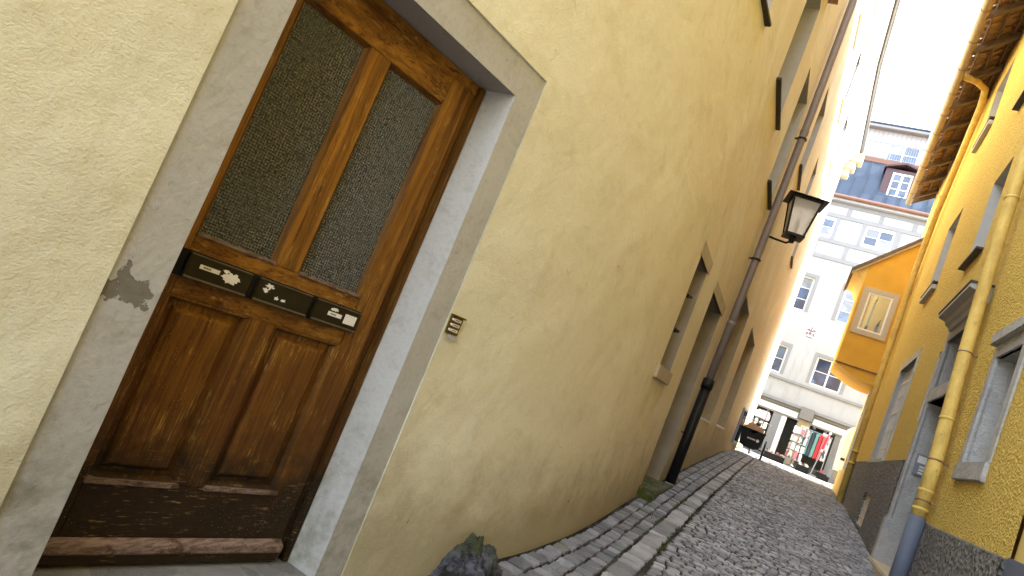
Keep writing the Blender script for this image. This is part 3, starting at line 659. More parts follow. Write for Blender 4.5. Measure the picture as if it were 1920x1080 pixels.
# ---- three letter flaps
def blob(F, cu, cz, ru, rz, n, k, seed, seg=22, jag=.45):
    rr = random.Random(seed); mb = MB(); pts = []
    for i in range(seg):
        t = 2*math.pi*i/seg; q = 1-jag*rr.random(); pts.append(F(cu+math.cos(t)*ru*q, n, cz+math.sin(t)*rz*q))
    mb.quad(pts, k); return mb
MBX = [(-.905, -.684, 'leftmost bronze letter flap, with white name strip and torn sticker'), (-.657, -.434, 'middle bronze letter flap on the door, with scraps of paper'), (-.411, -.197, 'rightmost bronze letter flap, with two white stickers at its end')]
for i, (u0, u1, lab) in enumerate(MBX):
    t = thing('letter_flap', DW((u0+u1)/2, NF, .98), lab, 'letter flap', 'letter flaps across the old door')
    zb, zt = .979, 1.053
    bx('flap', t, DW, u0, u1, NF+.004, NF+.026, zb, zt, 'brown_metal', .003)
    bx('lip', t, DW, u0+.002, u1-.002, NF+.020, NF+.030, zb-.004, zb+.003, 'edge_metal', .001)
    bx('top_edge', t, DW, u0+.002, u1-.002, NF+.012, NF+.028, zt-.001, zt+.003, 'edge_metal', .001)
    n = NF+.0272
    def strip(a, b, c, d): 
        s_ = bx('name_strip', t, DW, u0+a, u0+b, n-.001, n, zb+c, zb+d, 'sticker'); mb = MB()
        for q in range(5): mb.box(DW, u0+a+.012+q*.0055, u0+a+.0155+q*.0055, n, n+.0003, zb+(c+d)/2-.003, zb+(c+d)/2+.003, 'ink')
        mb.build('lettering', s_)
    if i == 0:
        strip(.040, .108, .036, .050); blob(DW, u0+.150, .999+.017, .040, .021, n, 'sticker', 3, 30, .4).build('torn_sticker', t); blob(DW, u0+.128, 1.034, .014, .007, n, 'sticker', 9).build('torn_sticker', t)
    elif i == 1:
        for (a, z, ra, rz, sd) in ((.045, 1.036, .022, .011, 1), (.034, 1.020, .017, .010, 2), (.085, 1.004, .011, .009, 5), (.112, 1.003, .014, .007, 6)): blob(DW, u0+a, z, ra, rz, n, 'sticker', sd, 26, .6).build('torn_sticker', t)
    else:
        strip(.062, .128, .030, .046); blob(DW, u0+.086, 1.036, .024, .007, n, 'sticker', 12, 20, .4).build('torn_sticker', t)
        bx('name_strip', t, DW, u0+.142, u0+.198, n-.001, n+.0004, zb+.018, zb+.056, 'sticker')
# ---- bell panel set into the plaster
t = thing('bell_panel', DW(.178, 0, 1.11), 'small brass panel with three doorbell buttons beside the door frame', 'doorbell')
bx('plate', t, DW, .138, .214, -.004, .010, 1.112, 1.190, 'brass', .002); bx('hood', t, DW, .136, .222, -.002, .020, 1.190, 1.197, 'brass', .002)
for q in range(3):
    z = 1.176-q*.023
    MB().tube([DW(.149, .009, z), DW(.149, .0145, z)], .0052, 'white_paint', 10).build('button', t)
    np_ = bx('name_plate', t, DW, .160, .203, .009, .0115, z-.006, z+.006, 'sticker'); mb = MB()
    for e in range(4): mb.box(DW, .166+e*.008, .171+e*.008, .0115, .0120, z-.002, z+.002, 'ink')
    mb.build('lettering', np_)
blob(DW, .185, 1.098, .042, .016, .0145, 'white', 21, 26, .5).build('filler_patch', HL)
# ---- boulder guarding the wall
def boulder():
    bm = bmesh.new(); bmesh.ops.create_icosphere(bm, subdivisions=6, radius=1.0)
    for v in bm.verts:
        d = v.co.copy(); r = 1 + .22*noise.noise(d*1.6) + .13*noise.noise(d*4.0+Vector((3, 0, 0))) + .10*abs(noise.noise(d*7.0+Vector((0, 5, 0)))) + .05*noise.noise(d*14.0) + .03*noise.noise(d*30.0)
        n, a, z = d.x*r*.24, d.y*r*.34, d.z*r*.33
        if z > 0: a = a*(1-.34*min(1, z/.33)) + .08*max(0, z)/.33; n *= (1-.30*min(1, z/.33)); z *= .92
        v.co = LW(3.07+a*.92, .03+n*.95, -.10+z*.95)
    me = bpy.data.meshes.new('boulder'); bm.to_mesh(me); bm.free(); me.materials.append(MT['rock']); me.polygons.foreach_set('use_smooth', [True]*len(me.polygons))
    o = bpy.data.objects.new('guard_stone', me); COL.objects.link(o)
    tag(o, 'dark mossy boulder set against the foot of the cream wall', 'boulder')
boulder()

# ---- wall lantern
lx, ly, lz = -.75, 9.25, 4.08
t = thing('wall_lantern', (leftx(9.15), 9.15, 4.0), 'black iron street lantern with milky panes on a wall bracket', 'street lamp')
MB().tube([LW(9.15, 0, 3.98), LW(9.16, .12, 3.965), (lx-.06, ly, 3.98), (lx, ly, 4.02), (lx, ly, 4.08)], .016, 'black', 8).build('bracket', t, smooth=True)
MB().tube([(lx, ly, 4.0), (lx, ly, 4.09)], [.035, .05], 'black', 10).build('socket', t)
rz = Matrix.Rotation(R(12), 3, 'Z')
def LF(a, n, z): v = rz @ Vector((a, n, 0)); return Vector((lx+v.x, ly+v.y, z))
b0, b1, zb, zt = .115, .185, 4.10, 4.60
MB().box(LF, -b0-.02, b0+.02, -b0-.02, b0+.02, 4.075, 4.11, 'black').build('lantern_base', t, .004)
for sx, sy in ((-1, -1), (1, -1), (1, 1), (-1, 1)): MB().tube([LF(sx*b0, sy*b0, zb), LF(sx*b1, sy*b1, zt)], .014, 'black', 6).build('corner_bar', t)
for sx, sy, tx, ty in ((-1, -1, 1, -1), (1, -1, 1, 1), (1, 1, -1, 1), (-1, 1, -1, -1)):
    MB().quad([LF(sx*b0*.97, sy*b0*.97, zb), LF(tx*b0*.97, ty*b0*.97, zb), LF(tx*b1*.97, ty*b1*.97, zt), LF(sx*b1*.97, sy*b1*.97, zt)], 'lampglass').build('pane', t)
MB().box(LF, -.20, .20, -.20, .20, 4.595, 4.63, 'black').build('lantern_rim', t, .004)
mb = MB(); c_ = [LF(-.27, -.27, 4.63), LF(.27, -.27, 4.63), LF(.27, .27, 4.63), LF(-.27, .27, 4.63)]; d_ = [LF(-.08, -.08, 4.70), LF(.08, -.08, 4.70), LF(.08, .08, 4.70), LF(-.08, .08, 4.70)]
for i in range(4): j = (i+1) % 4; mb.quad([c_[i], c_[j], d_[j], d_[i]], 'black')
mb.quad(d_, 'black'); mb.quad(c_, 'black'); mb.build('lantern_cap', t)
MB().tube([LF(0, 0, 4.11), LF(0, 0, 4.32)], .03, 'white_paint', 10).build('bulb', t)
# ---- notice case near the far corner
t = thing('notice_case', LW(17.7, .03, 1.1), 'grey framed notice case on the wall near the alley mouth', 'notice case')
bx('case_frame', t, LW, 17.15, 18.25, .0, .05, 1.08, 2.0, 'steel', .006); bx('pane', t, LW, 17.22, 18.18, .05, .056, 1.14, 1.94, 'glass_sky')

# ------------------------------------------------------------------ right house
HR = thing('house', RW(8.0, 0, g(8.0)), 'ochre roughcast house with pale drainpipe and dark plinth on the right', 'house')
YS0, YS1, YE = 4.33, 16.3, 19.25; HY = -6.0
R_UP = [(8.55, 9.40, 4.30, 5.50), (11.9, 13.0, 4.80, 6.15), (8.5, 9.4, 6.6, 7.8), (11.8, 12.9, 7.75, 8.90), (5.0, 6.0, 4.5, 5.7)]
NW_, DO, TR_, W2, SL = (5.38, 6.05, 1.65, 2.53), (7.5, 8.7, .42, 2.39), (7.5, 8.7, 2.55, 3.15), (11.1, 12.75, 1.72, 3.35), (9.02, 9.17, 2.2, 3.1)
holesR = R_UP + [NW_, DO, TR_, W2, SL]
wr = wall_sheet(RW, frange(YS0, YS1, .25), [-.4] + frange(0, 4, .2) + frange(4, 9.7, .4), holesR, 'ochre', lambda a: g(a)-.25, rough=0.012, seed=8.0)
wr.build('wall', HR, smooth=True)
for (a0, a1, z0, z1) in R_UP: window(HR, RW, a0, a1, z0, z1, .20, 'grey_trim', sill='sill_dark', sill_out=.075, sill_h=.030, rows=3)
for (a0, a1, z0, z1) in R_UP[1:4:2]: bx('sill_moulding', HR, RW, a0-.02, a1+.02, 0, .07, z0-.13, z0-.05, 'grey_trim', .006)
a0, a1, z0, z1 = NW_
wq = window(HR, RW, a0, a1, z0, z1, .26, 'grey_stone', surround='grey_stone', sw=.11, rows=2, cols=1, frame='white_paint')
bx('sill', wq, RW, a0-.10, a1+.10, -.2, .035, 1.51, 1.652, 'grey_stone', .008); bx('cap', wq, RW, a0-.13, a1+.13, 0, .06, 2.64, 2.74, 'grey_stone', .008)
mb = MB(); a0, a1, z0, z1 = DO; reveal(mb, RW, a0, a1, z0, z1, 0, -.38, 'grey_stone'); dr = mb.build('street_door', HR, label='dark door deep in a grey stone frame behind the ochre pipe')
bx('door_leaf', dr, RW, a0, a1, -.42, -.37, z0, z1, 'door_dark')
for q in range(2):
    for (p0, p1) in ((.75, 1.35), (1.5, 2.25)): bx('panel', dr, RW, a0+.12+q*.53, a0+.55+q*.53, -.37, -.355, p0, p1, 'door_dark', .006)
bx('transom', dr, RW, a0-.002, a1+.002, -.36, .022, 2.39, 2.55, 'grey_stone', .006)
mb = MB(); reveal(mb, RW, TR_[0], TR_[1], TR_[2], TR_[3], 0, -.30, 'grey_stone'); tr = mb.build('fanlight', HR); bx('pane', tr, RW, TR_[0], TR_[1], -.31, -.29, TR_[2], TR_[3], 'glass')
s = MB(); s.box(RW, a1, a1+.14, -.02, .022, .42, 3.29, 'grey_stone'); s.box(RW, a0-.14, a0, -.02, .022, .42, 3.29, 'grey_stone'); s.box(RW, a0, a1, -.02, .022, 3.15, 3.29, 'grey_stone'); s.build('door_surround', dr)
bx('jamb_foot', dr, RW, a1-.012, a1+.17, -.36, .045, .44, 1.0, 'grey_stone', .012)
bx('doorstep', dr, RW, a0-.15, a1+.18, -.35, .075, .30, .50, 'beige_stone', .012)
mb = MB(); mb.prism([(0, 3.26), (.05, 3.26), (.07, 3.30), (.10, 3.32), (.12, 3.36), (.19, 3.385), (.19, 3.425), (0, 3.45)], lambda p, q, t_: RW(7.15+t_*1.5, p, q), 'grey_trim'); mb.build('door_hood', dr)
bx('hood_cover', dr, RW, 7.13, 8.67, -.01, .20, 3.428, 3.446, 'sill_dark')
mb = MB(); reveal(mb, RW, *SL[:2], *SL[2:], 0, -.16, 'grey_trim'); sl = mb.build('slit_window', HR); bx('pane', sl, RW, SL[0], SL[1], -.17, -.155, SL[2], SL[3], 'glass')
for z in (2.36, 2.6, 2.84): MB().tube([RW(SL[0], -.04, z), RW(SL[1], -.04, z)], .012, 'black', 6).build('bar', sl)
a0, a1, z0, z1 = W2
wq = window(HR, RW, a0, a1, z0, z1, .24, 'grey_trim', surround='grey_trim', sw=.12, rows=2, cols=2); bx('sill', wq, RW, a0-.12, a1+.12, -.2, .04, 1.655, 1.722, 'grey_trim', .006)
for q in range(9): MB().tube([RW(a0+.09+q*(a1-a0-.18)/8, -.06, z0+.03), RW(a0+.09+q*(a1-a0-.18)/8, -.06, z1-.03)], .010, 'white_iron', 6).build('bar', wq)
for z in (1.95, 2.25, 2.55, 2.85, 3.1): MB().box(RW, a0, a1, -.068, -.052, z-.012, z+.012, 'white_iron').build('crossbar', wq)
# roughcast plinths
def plinth(y0, y1, zt, holes=()):
    p = wall_sheet(lambda a, d, z: RW(a, .035+d, z), frange(y0, y1, .12), [-.3] + frange(.3, zt-.02, .12) + [zt], list(holes), 'plinth', lambda a: g(a)-.15, rough=.008, seed=y0)
    p.quad([RW(y0, .035, zt), RW(y1, .035, zt), RW(y1, -.01, zt+.012), RW(y0, -.01, zt+.012)], 'plinth')
    for y in (y0, y1): p.quad([RW(y, .035, g(y)-.15), RW(y, -.01, g(y)-.15), RW(y, -.01, zt+.01), RW(y, .035, zt)], 'plinth')
    return p.build('plinth', HR, smooth=True)
GR = (10.75, 11.75, .66, 1.16)
plinth(YS0, 7.35, 1.10); plinth(8.86, YS1, 1.68, [GR])
gr = MB(); reveal(gr, lambda a, n, z: RW(a, n+.035, z), *GR[:2], *GR[2:], 0, -.12, 'plinth'); gr.box(RW, GR[0], GR[1], -.11, -.08, GR[2], GR[3], 'blackvoid'); gro = gr.build('cellar_vent', HR)
for q in range(5): z = GR[2]+.02+q*.115; MB().box(RW, GR[0], GR[1], .004, .012, z-.008, z+.008, 'white_iron').build('crossbar', gro)
for q in range(6): y = GR[0]+.10+q*.16; MB().tube([RW(y, .0, GR[2]), RW(y, .0, GR[3])], .008, 'white_iron', 6).build('bar', gro)
# ochre drainpipe with blue-grey foot
P1 = [(6.80, .62), (6.88, 1.12)]
dpo = MB().tube([RW(6.52, .10, g(6.5)), RW(6.52, .10, 1.14)], .064, 'pipe_blue', 16).build('drainpipe', HR, smooth=True, label='ochre painted drainpipe with blue grey foot beside the grey door')
MB().tube([RW(6.52, .10, 1.14), RW(6.53, .10, 1.55), RW(6.84, .10, 2.62), RW(7.0, .10, 3.4), RW(7.12, .10, 4.6), RW(7.12, .10, 8.8), RW(7.0, .5, 9.12)], .056, 'pipe_y', 16).build('pipe_length', dpo, smooth=True)
for z, y in ((1.18, 6.52), (1.34, 6.525), (2.0, 6.66), (4.3, 7.09)):
    MB().tube([RW(y, .10, z), RW(y+.006, .10, z+.025)], .062, 'pipe_y', 16).build('collar', dpo, smooth=True)
for z, y in ((1.26, 6.52), (1.62, 6.55), (2.66, 6.85)): q = MB().tube([RW(y, .10, z), RW(y+.003, .10, z+.012)], .060, 'rust', 14); q.box(RW, y-.01, y+.01, 0, .06, z, z+.012, 'rust'); q.build('pipe_clamp', dpo)
# intercom in the door reveal
t = thing('intercom', RW(8.68, -.12, 1.56), 'small grey intercom panel in the reveal of the grey stone doorway', 'intercom')
bx('housing', t, RW, 8.665, 8.702, -.19, -.05, 1.56, 1.80, 'steel', .005); bx('speaker_grille', t, RW, 8.661, 8.666, -.175, -.065, 1.70, 1.78, 'sticker')
for q in range(3): bx('button', t, RW, 8.660, 8.666, -.165, -.10, 1.58+q*.035, 1.60+q*.035, 'sticker')

# ---- eaves: gutter, rafters, tiles seen from below
def GX(y): return .73 + (y-10.8)*.0349
def EV(y, s, h): return Vector((GX(y)+s*math.cos(R(32)), y, 9.16+s*math.sin(R(32))+h))     # s up the roof slope from the gutter
RO = MB(); ys = frange(3.2, YE+.15, 1.0)
for i in range(len(ys)-1): RO.quad([EV(ys[i], .05, .10), EV(ys[i+1], .05, .10), EV(ys[i+1], 5.6, .10), EV(ys[i], 5.6, .10)], 'tile')
RO.quad([EV(3.2, 5.6, .1), EV(YE+.15, 5.6, .1), EV(YE+.15, 5.6, .1)+Vector((4.7, 0, -3.0)), EV(3.2, 5.6, .1)+Vector((4.7, 0, -3.0))], 'tile')
roof = RO.build('roof', HR)
tm = MB(); n_ = 6
for i in range(n_):
    a, b = math.pi*i/n_, math.pi*(i+1)/n_
    for (s0, s1, lift) in ((0, .30, 0),):
        tm.quad([(0.0, -.085*math.cos(a), .035*math.sin(a)), (0.0, -.085*math.cos(b), .035*math.sin(b)), (.30, -.085*math.cos(b), .035*math.sin(b)+.02), (.30, -.085*math.cos(a), .035*math.sin(a)+.02)], 'tile')
tile_o = tm.build('roof_tile', roof); tile_me = tile_o.data; bpy.data.objects.remove(tile_o)
rr = random.Random(4)
for row in range(3):
    y = 8.6+.09*(row % 2)
    while y < YE:
        o = bpy.data.objects.new('roof_tile', tile_me); COL.objects.link(o); o.parent = roof
        o.location = EV(y, .02+row*.25, .035+.012*row)+Vector((0, 0, rr.uniform(-.006, .006))); o.rotation_euler = (rr.uniform(-.05, .05), -R(32)+rr.uniform(-.03, .03), R(2)); y += .178
for s in (.10, .34, .58): 
    mb = MB(); pts = [(6, s), (YE, s)]; mb.tube([EV(6, s, .012), EV(YE, s, .012)], .020, 'rafter', 4).build('batten', roof)
y = 6.2
while y < YE:
    mb = MB(); q = [EV(y+d, s, h) for s in (-.02, .86) for (d, h) in ((-.05, -.11), (.05, -.11), (.05, -.005), (-.05, -.005))]
    b = len(mb.v); mb.v += [tuple(v) for v in q]
    for f_ in ((0, 1, 2, 3), (7, 6, 5, 4), (0, 4, 5, 1), (1, 5, 6, 2), (2, 6, 7, 3), (3, 7, 4, 0)): mb.f.append(f_); mb.mi.append(mb.mat('rafter'))
    mb.build('rafter', roof); y += .98
gt = MB(); ys = frange(3.2, YE+.2, .85)
gto = MB().tube([EV(yy, -.075, -.02) for yy in ys], .078, 'gutter', 12).build('gutter', roof, smooth=True)
for yy in ys[1:-1]: MB().tube([EV(yy, -.075, -.02), EV(yy+.02, -.075, -.02)], .084, 'rust', 12).build('gutter_bracket', roof)
for yy in (YE+.1,): bx('verge_board', roof, lambda a, n, z: EV(yy+n, a, z), -.05, 5.6, 0, .03, -.10, .12, 'rafter')

# ---- corner house with the bay
HC = thing('house', RW(18, 0, g(18)), 'smooth ochre corner house with a projecting bay, at the end of the right row', 'house')
PW = (16.75, 18.35, 1.48, 3.75)
wc = wall_sheet(RW, frange(YS1, YE, .3), [.3] + frange(1, 9.7, .4), [PW], 'ochre2', lambda a: g(a)-.2, rough=.006, seed=1.0)
wc.quad([RW(YE, 0, .5), RW(YE, 0, 9.6), (9.5, YE, 9.6), (9.5, YE, .5)], 'ochre2')
wc.build('wall', HC, smooth=True)
wc = MB(); wc.box(RW, YS1-.05, YE-.001, -.01, .055, g(17)-.2, 1.46, 'ochre2'); wc.build('smooth_plinth', HC, .01)
mb = MB(); reveal(mb, RW, *PW[:2], *PW[2:], .02, -.10, 'white_paint'); sw_ = mb.build('shop_window', HC)
for q in range(5): a = PW[0]+.02+q*(PW[1]-PW[0]-.1)/4; bx('window_post', sw_, RW, a, a+.06, -.10, .035, PW[2], PW[3], 'white_iron', .004)
for q in range(4): a = PW[0]+.08+q*(PW[1]-PW[0]-.1)/4; bx('pane', sw_, RW, a, a+.33, -.09, -.075, PW[2], PW[3], 'grey_trim')
bx('window_head', sw_, RW, PW[0]-.1, PW[1]+.1, -.02, .07, PW[3], PW[3]+.12, 'white_iron', .005)
window(HC, RW, 18.0, 18.9, 7.6, 8.8, .15, 'grey_trim', sill='sill_dark')
BY0, BY1 = 17.2, 19.2
bay = MB().prism([(.50, 3.86), (1.75, 3.86), (1.75, 7.62), (.50, 6.435)], lambda p, q, t_: Vector((p, BY0+t_*(BY1-BY0), q)), 'ochre_bay').build('bay', HC, label='deep orange plastered bay jutting from the corner house')
cv = [(.50, 3.858)] + [(.53+.85*(i/10), 3.83-.25*math.sin(i/10*math.pi/2)) for i in range(11)] + [(1.75, 3.58), (1.75, 3.858)]
MB().prism(cv, lambda p, q, t_: Vector((p, BY0+.015+t_*(BY1-BY0-.03), q)), 'ochre_bay').build('corbel', bay)
MB().prism([(.48, 3.845), (1.75, 3.845), (1.75, 3.875), (.48, 3.875)], lambda p, q, t_: Vector((p, BY0-.02+t_*.02, q)), 'rust').build('string_course', bay)
MB().prism([(.36, 6.14), (.50, 5.88), (.50, 6.43), (.22, 6.17)], lambda p, q, t_: Vector((p, BY0+.0+t_*(BY1-BY0), q)), 'ochre2').build('eaves_cove', bay)
MB().prism([(.15, 6.11), (1.75, 7.63), (1.75, 7.72), (.15, 6.20)], lambda p, q, t_: Vector((p, BY0-.10+t_*(BY1-BY0+.2), q)), 'rafter').build('bay_roof', bay)
MB().prism([(.19, 6.08), (1.75, 7.56), (1.75, 7.628), (.17, 6.128)], lambda p, q, t_: Vector((p, BY0-.07+t_*.069, q)), 'shutter').build('verge_trim', bay)
def BW(a, n, z): return Vector((a, BY0-n, z))
s = MB(); s.box(BW, .56, .69, -.01, .03, 4.66, 5.86, 'shutter'); s.box(BW, 1.22, 1.34, -.01, .03, 4.66, 5.86, 'shutter'); s.box(BW, .69, 1.22, -.01, .03, 5.74, 5.86, 'shutter'); s.box(BW, .69, 1.22, -.01, .035, 4.66, 4.78, 'shutter'); bw = s.build('bay_window', bay)
s = MB(); s.box(BW, .69, .73, 0, .016, 4.78, 5.74, 'white_paint'); s.box(BW, 1.18, 1.22, 0, .016, 4.78, 5.74, 'white_paint'); s.box(BW, .73, 1.18, 0, .016, 4.78, 4.82, 'white_paint'); s.box(BW, .73, 1.18, 0, .016, 5.70, 5.74, 'white_paint'); s.build('window_frame', bay)
bx('pane', bay, BW, .73, 1.18, .002, .008, 4.82, 5.70, 'mirror')
# second ochre drainpipe with its swan neck to the gutter
dpo = MB().tube([RW(15.1, .10, g(15)), RW(15.75, .10, 4.2), RW(15.95, .10, 6.2), RW(15.5, .10, 7.4), RW(13.7, .10, 9.0), RW(13.45, .14, 9.22), Vector((GX(13.0)+.25, 13.15, 9.18)), Vector((GX(12.9), 12.95, 9.12))], .062, 'pipe_y', 14).build('drainpipe', HC, smooth=True, label='ochre drainpipe with swan neck up to the roof gutter')
for y, z in ((15.22, 1.6), (15.25, 1.85), (15.7, 3.9), (15.9, 5.6), (15.2, 7.65)): MB().tube([RW(y, .10, z), RW(y+.004, .10, z+.04)], .070, 'pipe_y', 14).build('collar', dpo, smooth=True)

# ---- near neighbour on the right, mostly out of frame; unseen length and height set for the light
HN = thing('house', RW(2, 0, 0), 'ochre house with blue grey painted plinth at the right picture edge', 'house')
wn = wall_sheet(lambda a, n, z: RW(a, n-.02, z), frange(HY, YS0+.02, .5), [-1.6] + frange(0, 9.7, .5), [], 'ochre2', lambda a: g(a)-.25, rough=.008, seed=5.0)
wn.quad([RW(HY, -.02, -1.6), RW(HY, -.02, 9.6), (9.6, HY, 9.6), (9.6, HY, -1.6)], 'ochre2'); wn.build('wall', HN, smooth=True)
bx('plinth', HN, RW, HY-.01, YS0-.02, -.05, .02, -1.6, 1.12, 'pipe_blue', .004)
rf = MB(); rf.quad([EV(HY-.1, .05, .12), EV(3.2, .05, .12), EV(3.2, 5.6, .12), EV(HY-.1, 5.6, .12)], 'tile'); rf.quad([EV(HY-.1, 5.6, .12), EV(3.2, 5.6, .12), EV(3.2, 5.6, .12)+Vector((4.7, 0, -3.0)), EV(HY-.1, 5.6, .12)+Vector((4.7, 0, -3.0))], 'tile'); rf.build('roof', HN)

# ------------------------------------------------------------------ white town house across the street
FY, KF = 28.5, 0.864                                # low old-town storeys: all facade sizes below are multiplied by KF
def FW(a, n, z): return Vector((KF*a, FY-KF*n, .156+KF*z))
HF = thing('house', (0, FY, 1.0), 'tall white town house with half-timbered storey and metal mansard roof, closing the view', 'house')
XF0, XF1 = -9.0, 9.5
cA, cC = [-5.2, -2.35, .35, 3.1, 5.8], [-5.2, -2.45, .20, 2.9, 5.6]
holesF = [(x, x+1.30, 8.16, 9.90) for x in cA] + [(x, x+1.32, 4.93, 6.30) for x in cC] + [(x, x+1.25, 12.10, 13.02) for x in (-4.9, -2.3, .31, 2.9, 5.5)] + [(-8.5, -.79, 1.25, 3.10), (-.17, .30, 1.0, 3.10), (.86, 1.95, 1.25, 3.10), (3.0, 8.8, 1.25, 3.10)]
wf = wall_sheet(FW, frange(XF0, XF1, .5), frange(.6, 14.0, .6), holesF, 'white', rough=.004, seed=2.0)
for x in (XF0, XF1): wf.quad([FW(x, 0, .6), FW(x, -9, .6), FW(x, -9, 14.0), FW(x, 0, 14.0)], 'white')
wf.build('wall', HF)
for (a0, a1, z0, z1) in holesF[:5]: window(HF, FW, a0, a1, z0, z1, .14, 'facade_grey', surround='facade_grey', sw=.17, glass='glass_sky', rows=3, fw_=.07); 
for (a0, a1, z0, z1) in holesF[5:10]: window(HF, FW, a0, a1, z0, z1, .14, 'facade_grey', surround='facade_grey', sw=.15, glass='glass_sky', rows=2, fw_=.07)
for (a0, a1, z0, z1) in holesF[10:15]: window(HF, FW, a0, a1, z0, z1, .05, 'white_paint', glass='glass_sky', rows=2, fw_=.07)
bx('sill_course', HF, FW, XF0, XF1, 0, .07, 4.66, 4.78, 'facade_grey', .01)
bx('shop_cornice', HF, FW, XF0, XF1, 0, .22, 3.62, 3.76, 'facade_grey', .02); bx('shop_cornice', HF, FW, XF0, XF1, 0, .12, 3.50, 3.615, 'bumper', .01)
for (a, b) in ((-8.5, -1.9), (-1.85, .22), (.90, 2.6), (3.0, 8.8)): bx('sign_board', HF, FW, a, b, 0, .10, 3.17, 3.44, 'white_paint', .01)
bx('awning_box', HF, FW, .26, .86, 0, .30, 3.22, 3.78, 'bumper', .02); bx('shop_pier', HF, FW, .36, .82, 0, .06, .9, 3.2, 'beige_stone', .01)
bx('white_pier', HF, FW, -.79, -.17, -.02, .10, .98, 3.08, 'facade_grey', .01); bx('white_pier', HF, FW, -.40, -.17, .10, .16, .98, 3.05, 'white_paint', .01)
bx('pier', HF, FW, 1.95, 3.0, -.1, .02, .9, 3.12, 'bumper', .01)
bx('shop_interior', HF, FW, -8.6, 8.9, -2.6, -2.5, .9, 3.2, 'darkshop'); bx('shop_floor', HF, FW, -8.6, 8.9, -2.6, 0, .96, 1.0, 'darkshop'); bx('shop_ceiling', HF, FW, -8.6, 8.9, -2.6, -.02, 3.11, 3.16, 'darkshop')
for (a, b) in ((-8.5, -.80), (.87, 1.95), (3.0, 8.8)): bx('shop_sill', HF, FW, a, b, -.1, .05, .95, 1.25, 'bumper', .01)
# timber frame
Zr = [10.95, 11.80, 13.12, 13.72]
for z in Zr: bx('rail', HF, FW, XF0, XF1, .0, .035, z, z+.20, 'timber', .006)
rr = random.Random(2)
for zi in range(3):
    x = XF0+.2+.5*zi
    while x < XF1:
        z0, z1 = Zr[zi]+.20, Zr[zi+1]
        if not any(a-.05 < x+.1 < a+1.35 for a in (-4.9, -2.3, .31, 2.9, 5.5)) or zi != 1: bx('post', HF, FW, x, x+.18, .0, .032, z0, z1, 'timber', .006)
        x += 1.42
for a in (-4.9, -2.3, .31, 2.9, 5.5):
    for x in (a-.17, a+1.25): bx('post', HF, FW, x, x+.165, .0, .036, 12.0, 13.12, 'timber', .006)
bx('eaves_cornice', HF, FW, XF0-.1, XF1+.1, 0, .28, 13.93, 14.08, 'white', .01); MB().tube([FW(XF0-.1, .34, 14.12), FW(XF1+.1, .34, 14.12)], .08, 'rust', 10).build('gutter', HF)
# mansard in sheet-metal strips
def MW(a, n, z): return FW(a, n+.25-(z-14.1)*.42, z)
ms = MB(); ms.box(MW, XF0, XF1, -.3, 0, 14.1, 16.70, 'slate'); mro = ms.build('mansard_roof', HF)
x = XF0+.2
while x < XF1: bx('seam', mro, MW, x, x+.035, 0, .045, 14.14, 16.66, 'slate'); x += .56
for k, x0 in enumerate((-4.6, .27, 4.9)):
    dm = MB(); dm.box(lambda a, n, z: FW(a, n-.1, z), x0, x0+1.55, -1.3, .0, 14.45, 16.22, 'copper'); d_o = dm.build('dormer', HF)
    MB().prism([(x0-.1, 16.20), (x0+.775, 16.48), (x0+1.65, 16.20), (x0+1.65, 16.28), (x0+.775, 16.58), (x0-.1, 16.28)], lambda p, q, t_: FW(p, .06-t_*1.5, q), 'copper').build('dormer_roof', d_o)
    s = MB(); F2 = lambda a, n, z: FW(a, n-.1, z); a0, a1, z0, z1 = x0+.34, x0+1.20, 14.80, 16.02
    s.box(F2, a0, a0+.07, 0, .04, z0, z1, 'white_paint'); s.box(F2, a1-.07, a1, 0, .04, z0, z1, 'white_paint'); s.box(F2, a0+.07, a1-.07, 0, .038, z1-.07, z1, 'white_paint'); s.box(F2, a0+.07, a1-.07, 0, .038, z0, z0+.07, 'white_paint'); s.box(F2, (a0+a1)/2-.05, (a0+a1)/2+.05, 0, .042, z0+.07, z1-.07, 'white_paint')
    for q in (1, 2): z = z0+(z1-z0)*q/3; s.box(F2, a0+.07, a1-.07, 0, .034, z-.02, z+.02, 'white_paint')
    s.build('window_frame', d_o)
    for c_i in range(2):
        for q in range(3): bx('pane', d_o, F2, a0+.05+c_i*.38, a0+.43+c_i*.38, .002, .014, z0+.05+q*.38, z0+.41+q*.38, 'glass_sky')
bx('terrace_edge', HF, FW, XF0, XF1, -2.6, -.80, 16.68, 16.95, 'rust', .02)
# roof terrace, railing and penthouse
rl = MB(); F3 = lambda a, n, z: FW(a, n-.95, z); rl.box(F3, XF0, XF1, 0, .04, 17.84, 17.88, 'steel'); rl.box(F3, XF0, XF1, .005, .035, 17.02, 17.05, 'steel'); rail_o = rl.build('railing', HF)
x = -2.4
while x < 3.6: MB().box(F3, x, x+.016, .012, .028, 17.05, 17.84, 'steel').build('bar', rail_o); x += .105
for x in (-1.6, .2, 2.0): MB().box(F3, x, x+.05, -.005, .045, 16.95, 17.90, 'steel').build('rail_post', rail_o)
def PWF(a, n, z): return FW(a, n-2.6, z)
ph = [(-1.75, -1.05, 17.15, 18.75), (.05, 1.55, 17.15, 18.75), (2.4, 3.6, 17.15, 18.75)]
pw = wall_sheet(PWF, frange(XF0, XF1, .8), [16.9, 17.5, 18, 18.6, 19.4], ph, 'white'); pw.build('penthouse_wall', HF)
for (a0, a1, z0, z1) in ph: window(HF, PWF, a0, a1, z0, z1, .1, 'white_paint', glass='glass_sky', rows=3, fw_=.08)
for x in frange(XF0+.4, XF1-.4, .22): bx('cladding_strip', HF, PWF, x, x+.02, 0, .012, 18.85, 19.35, 'timber')
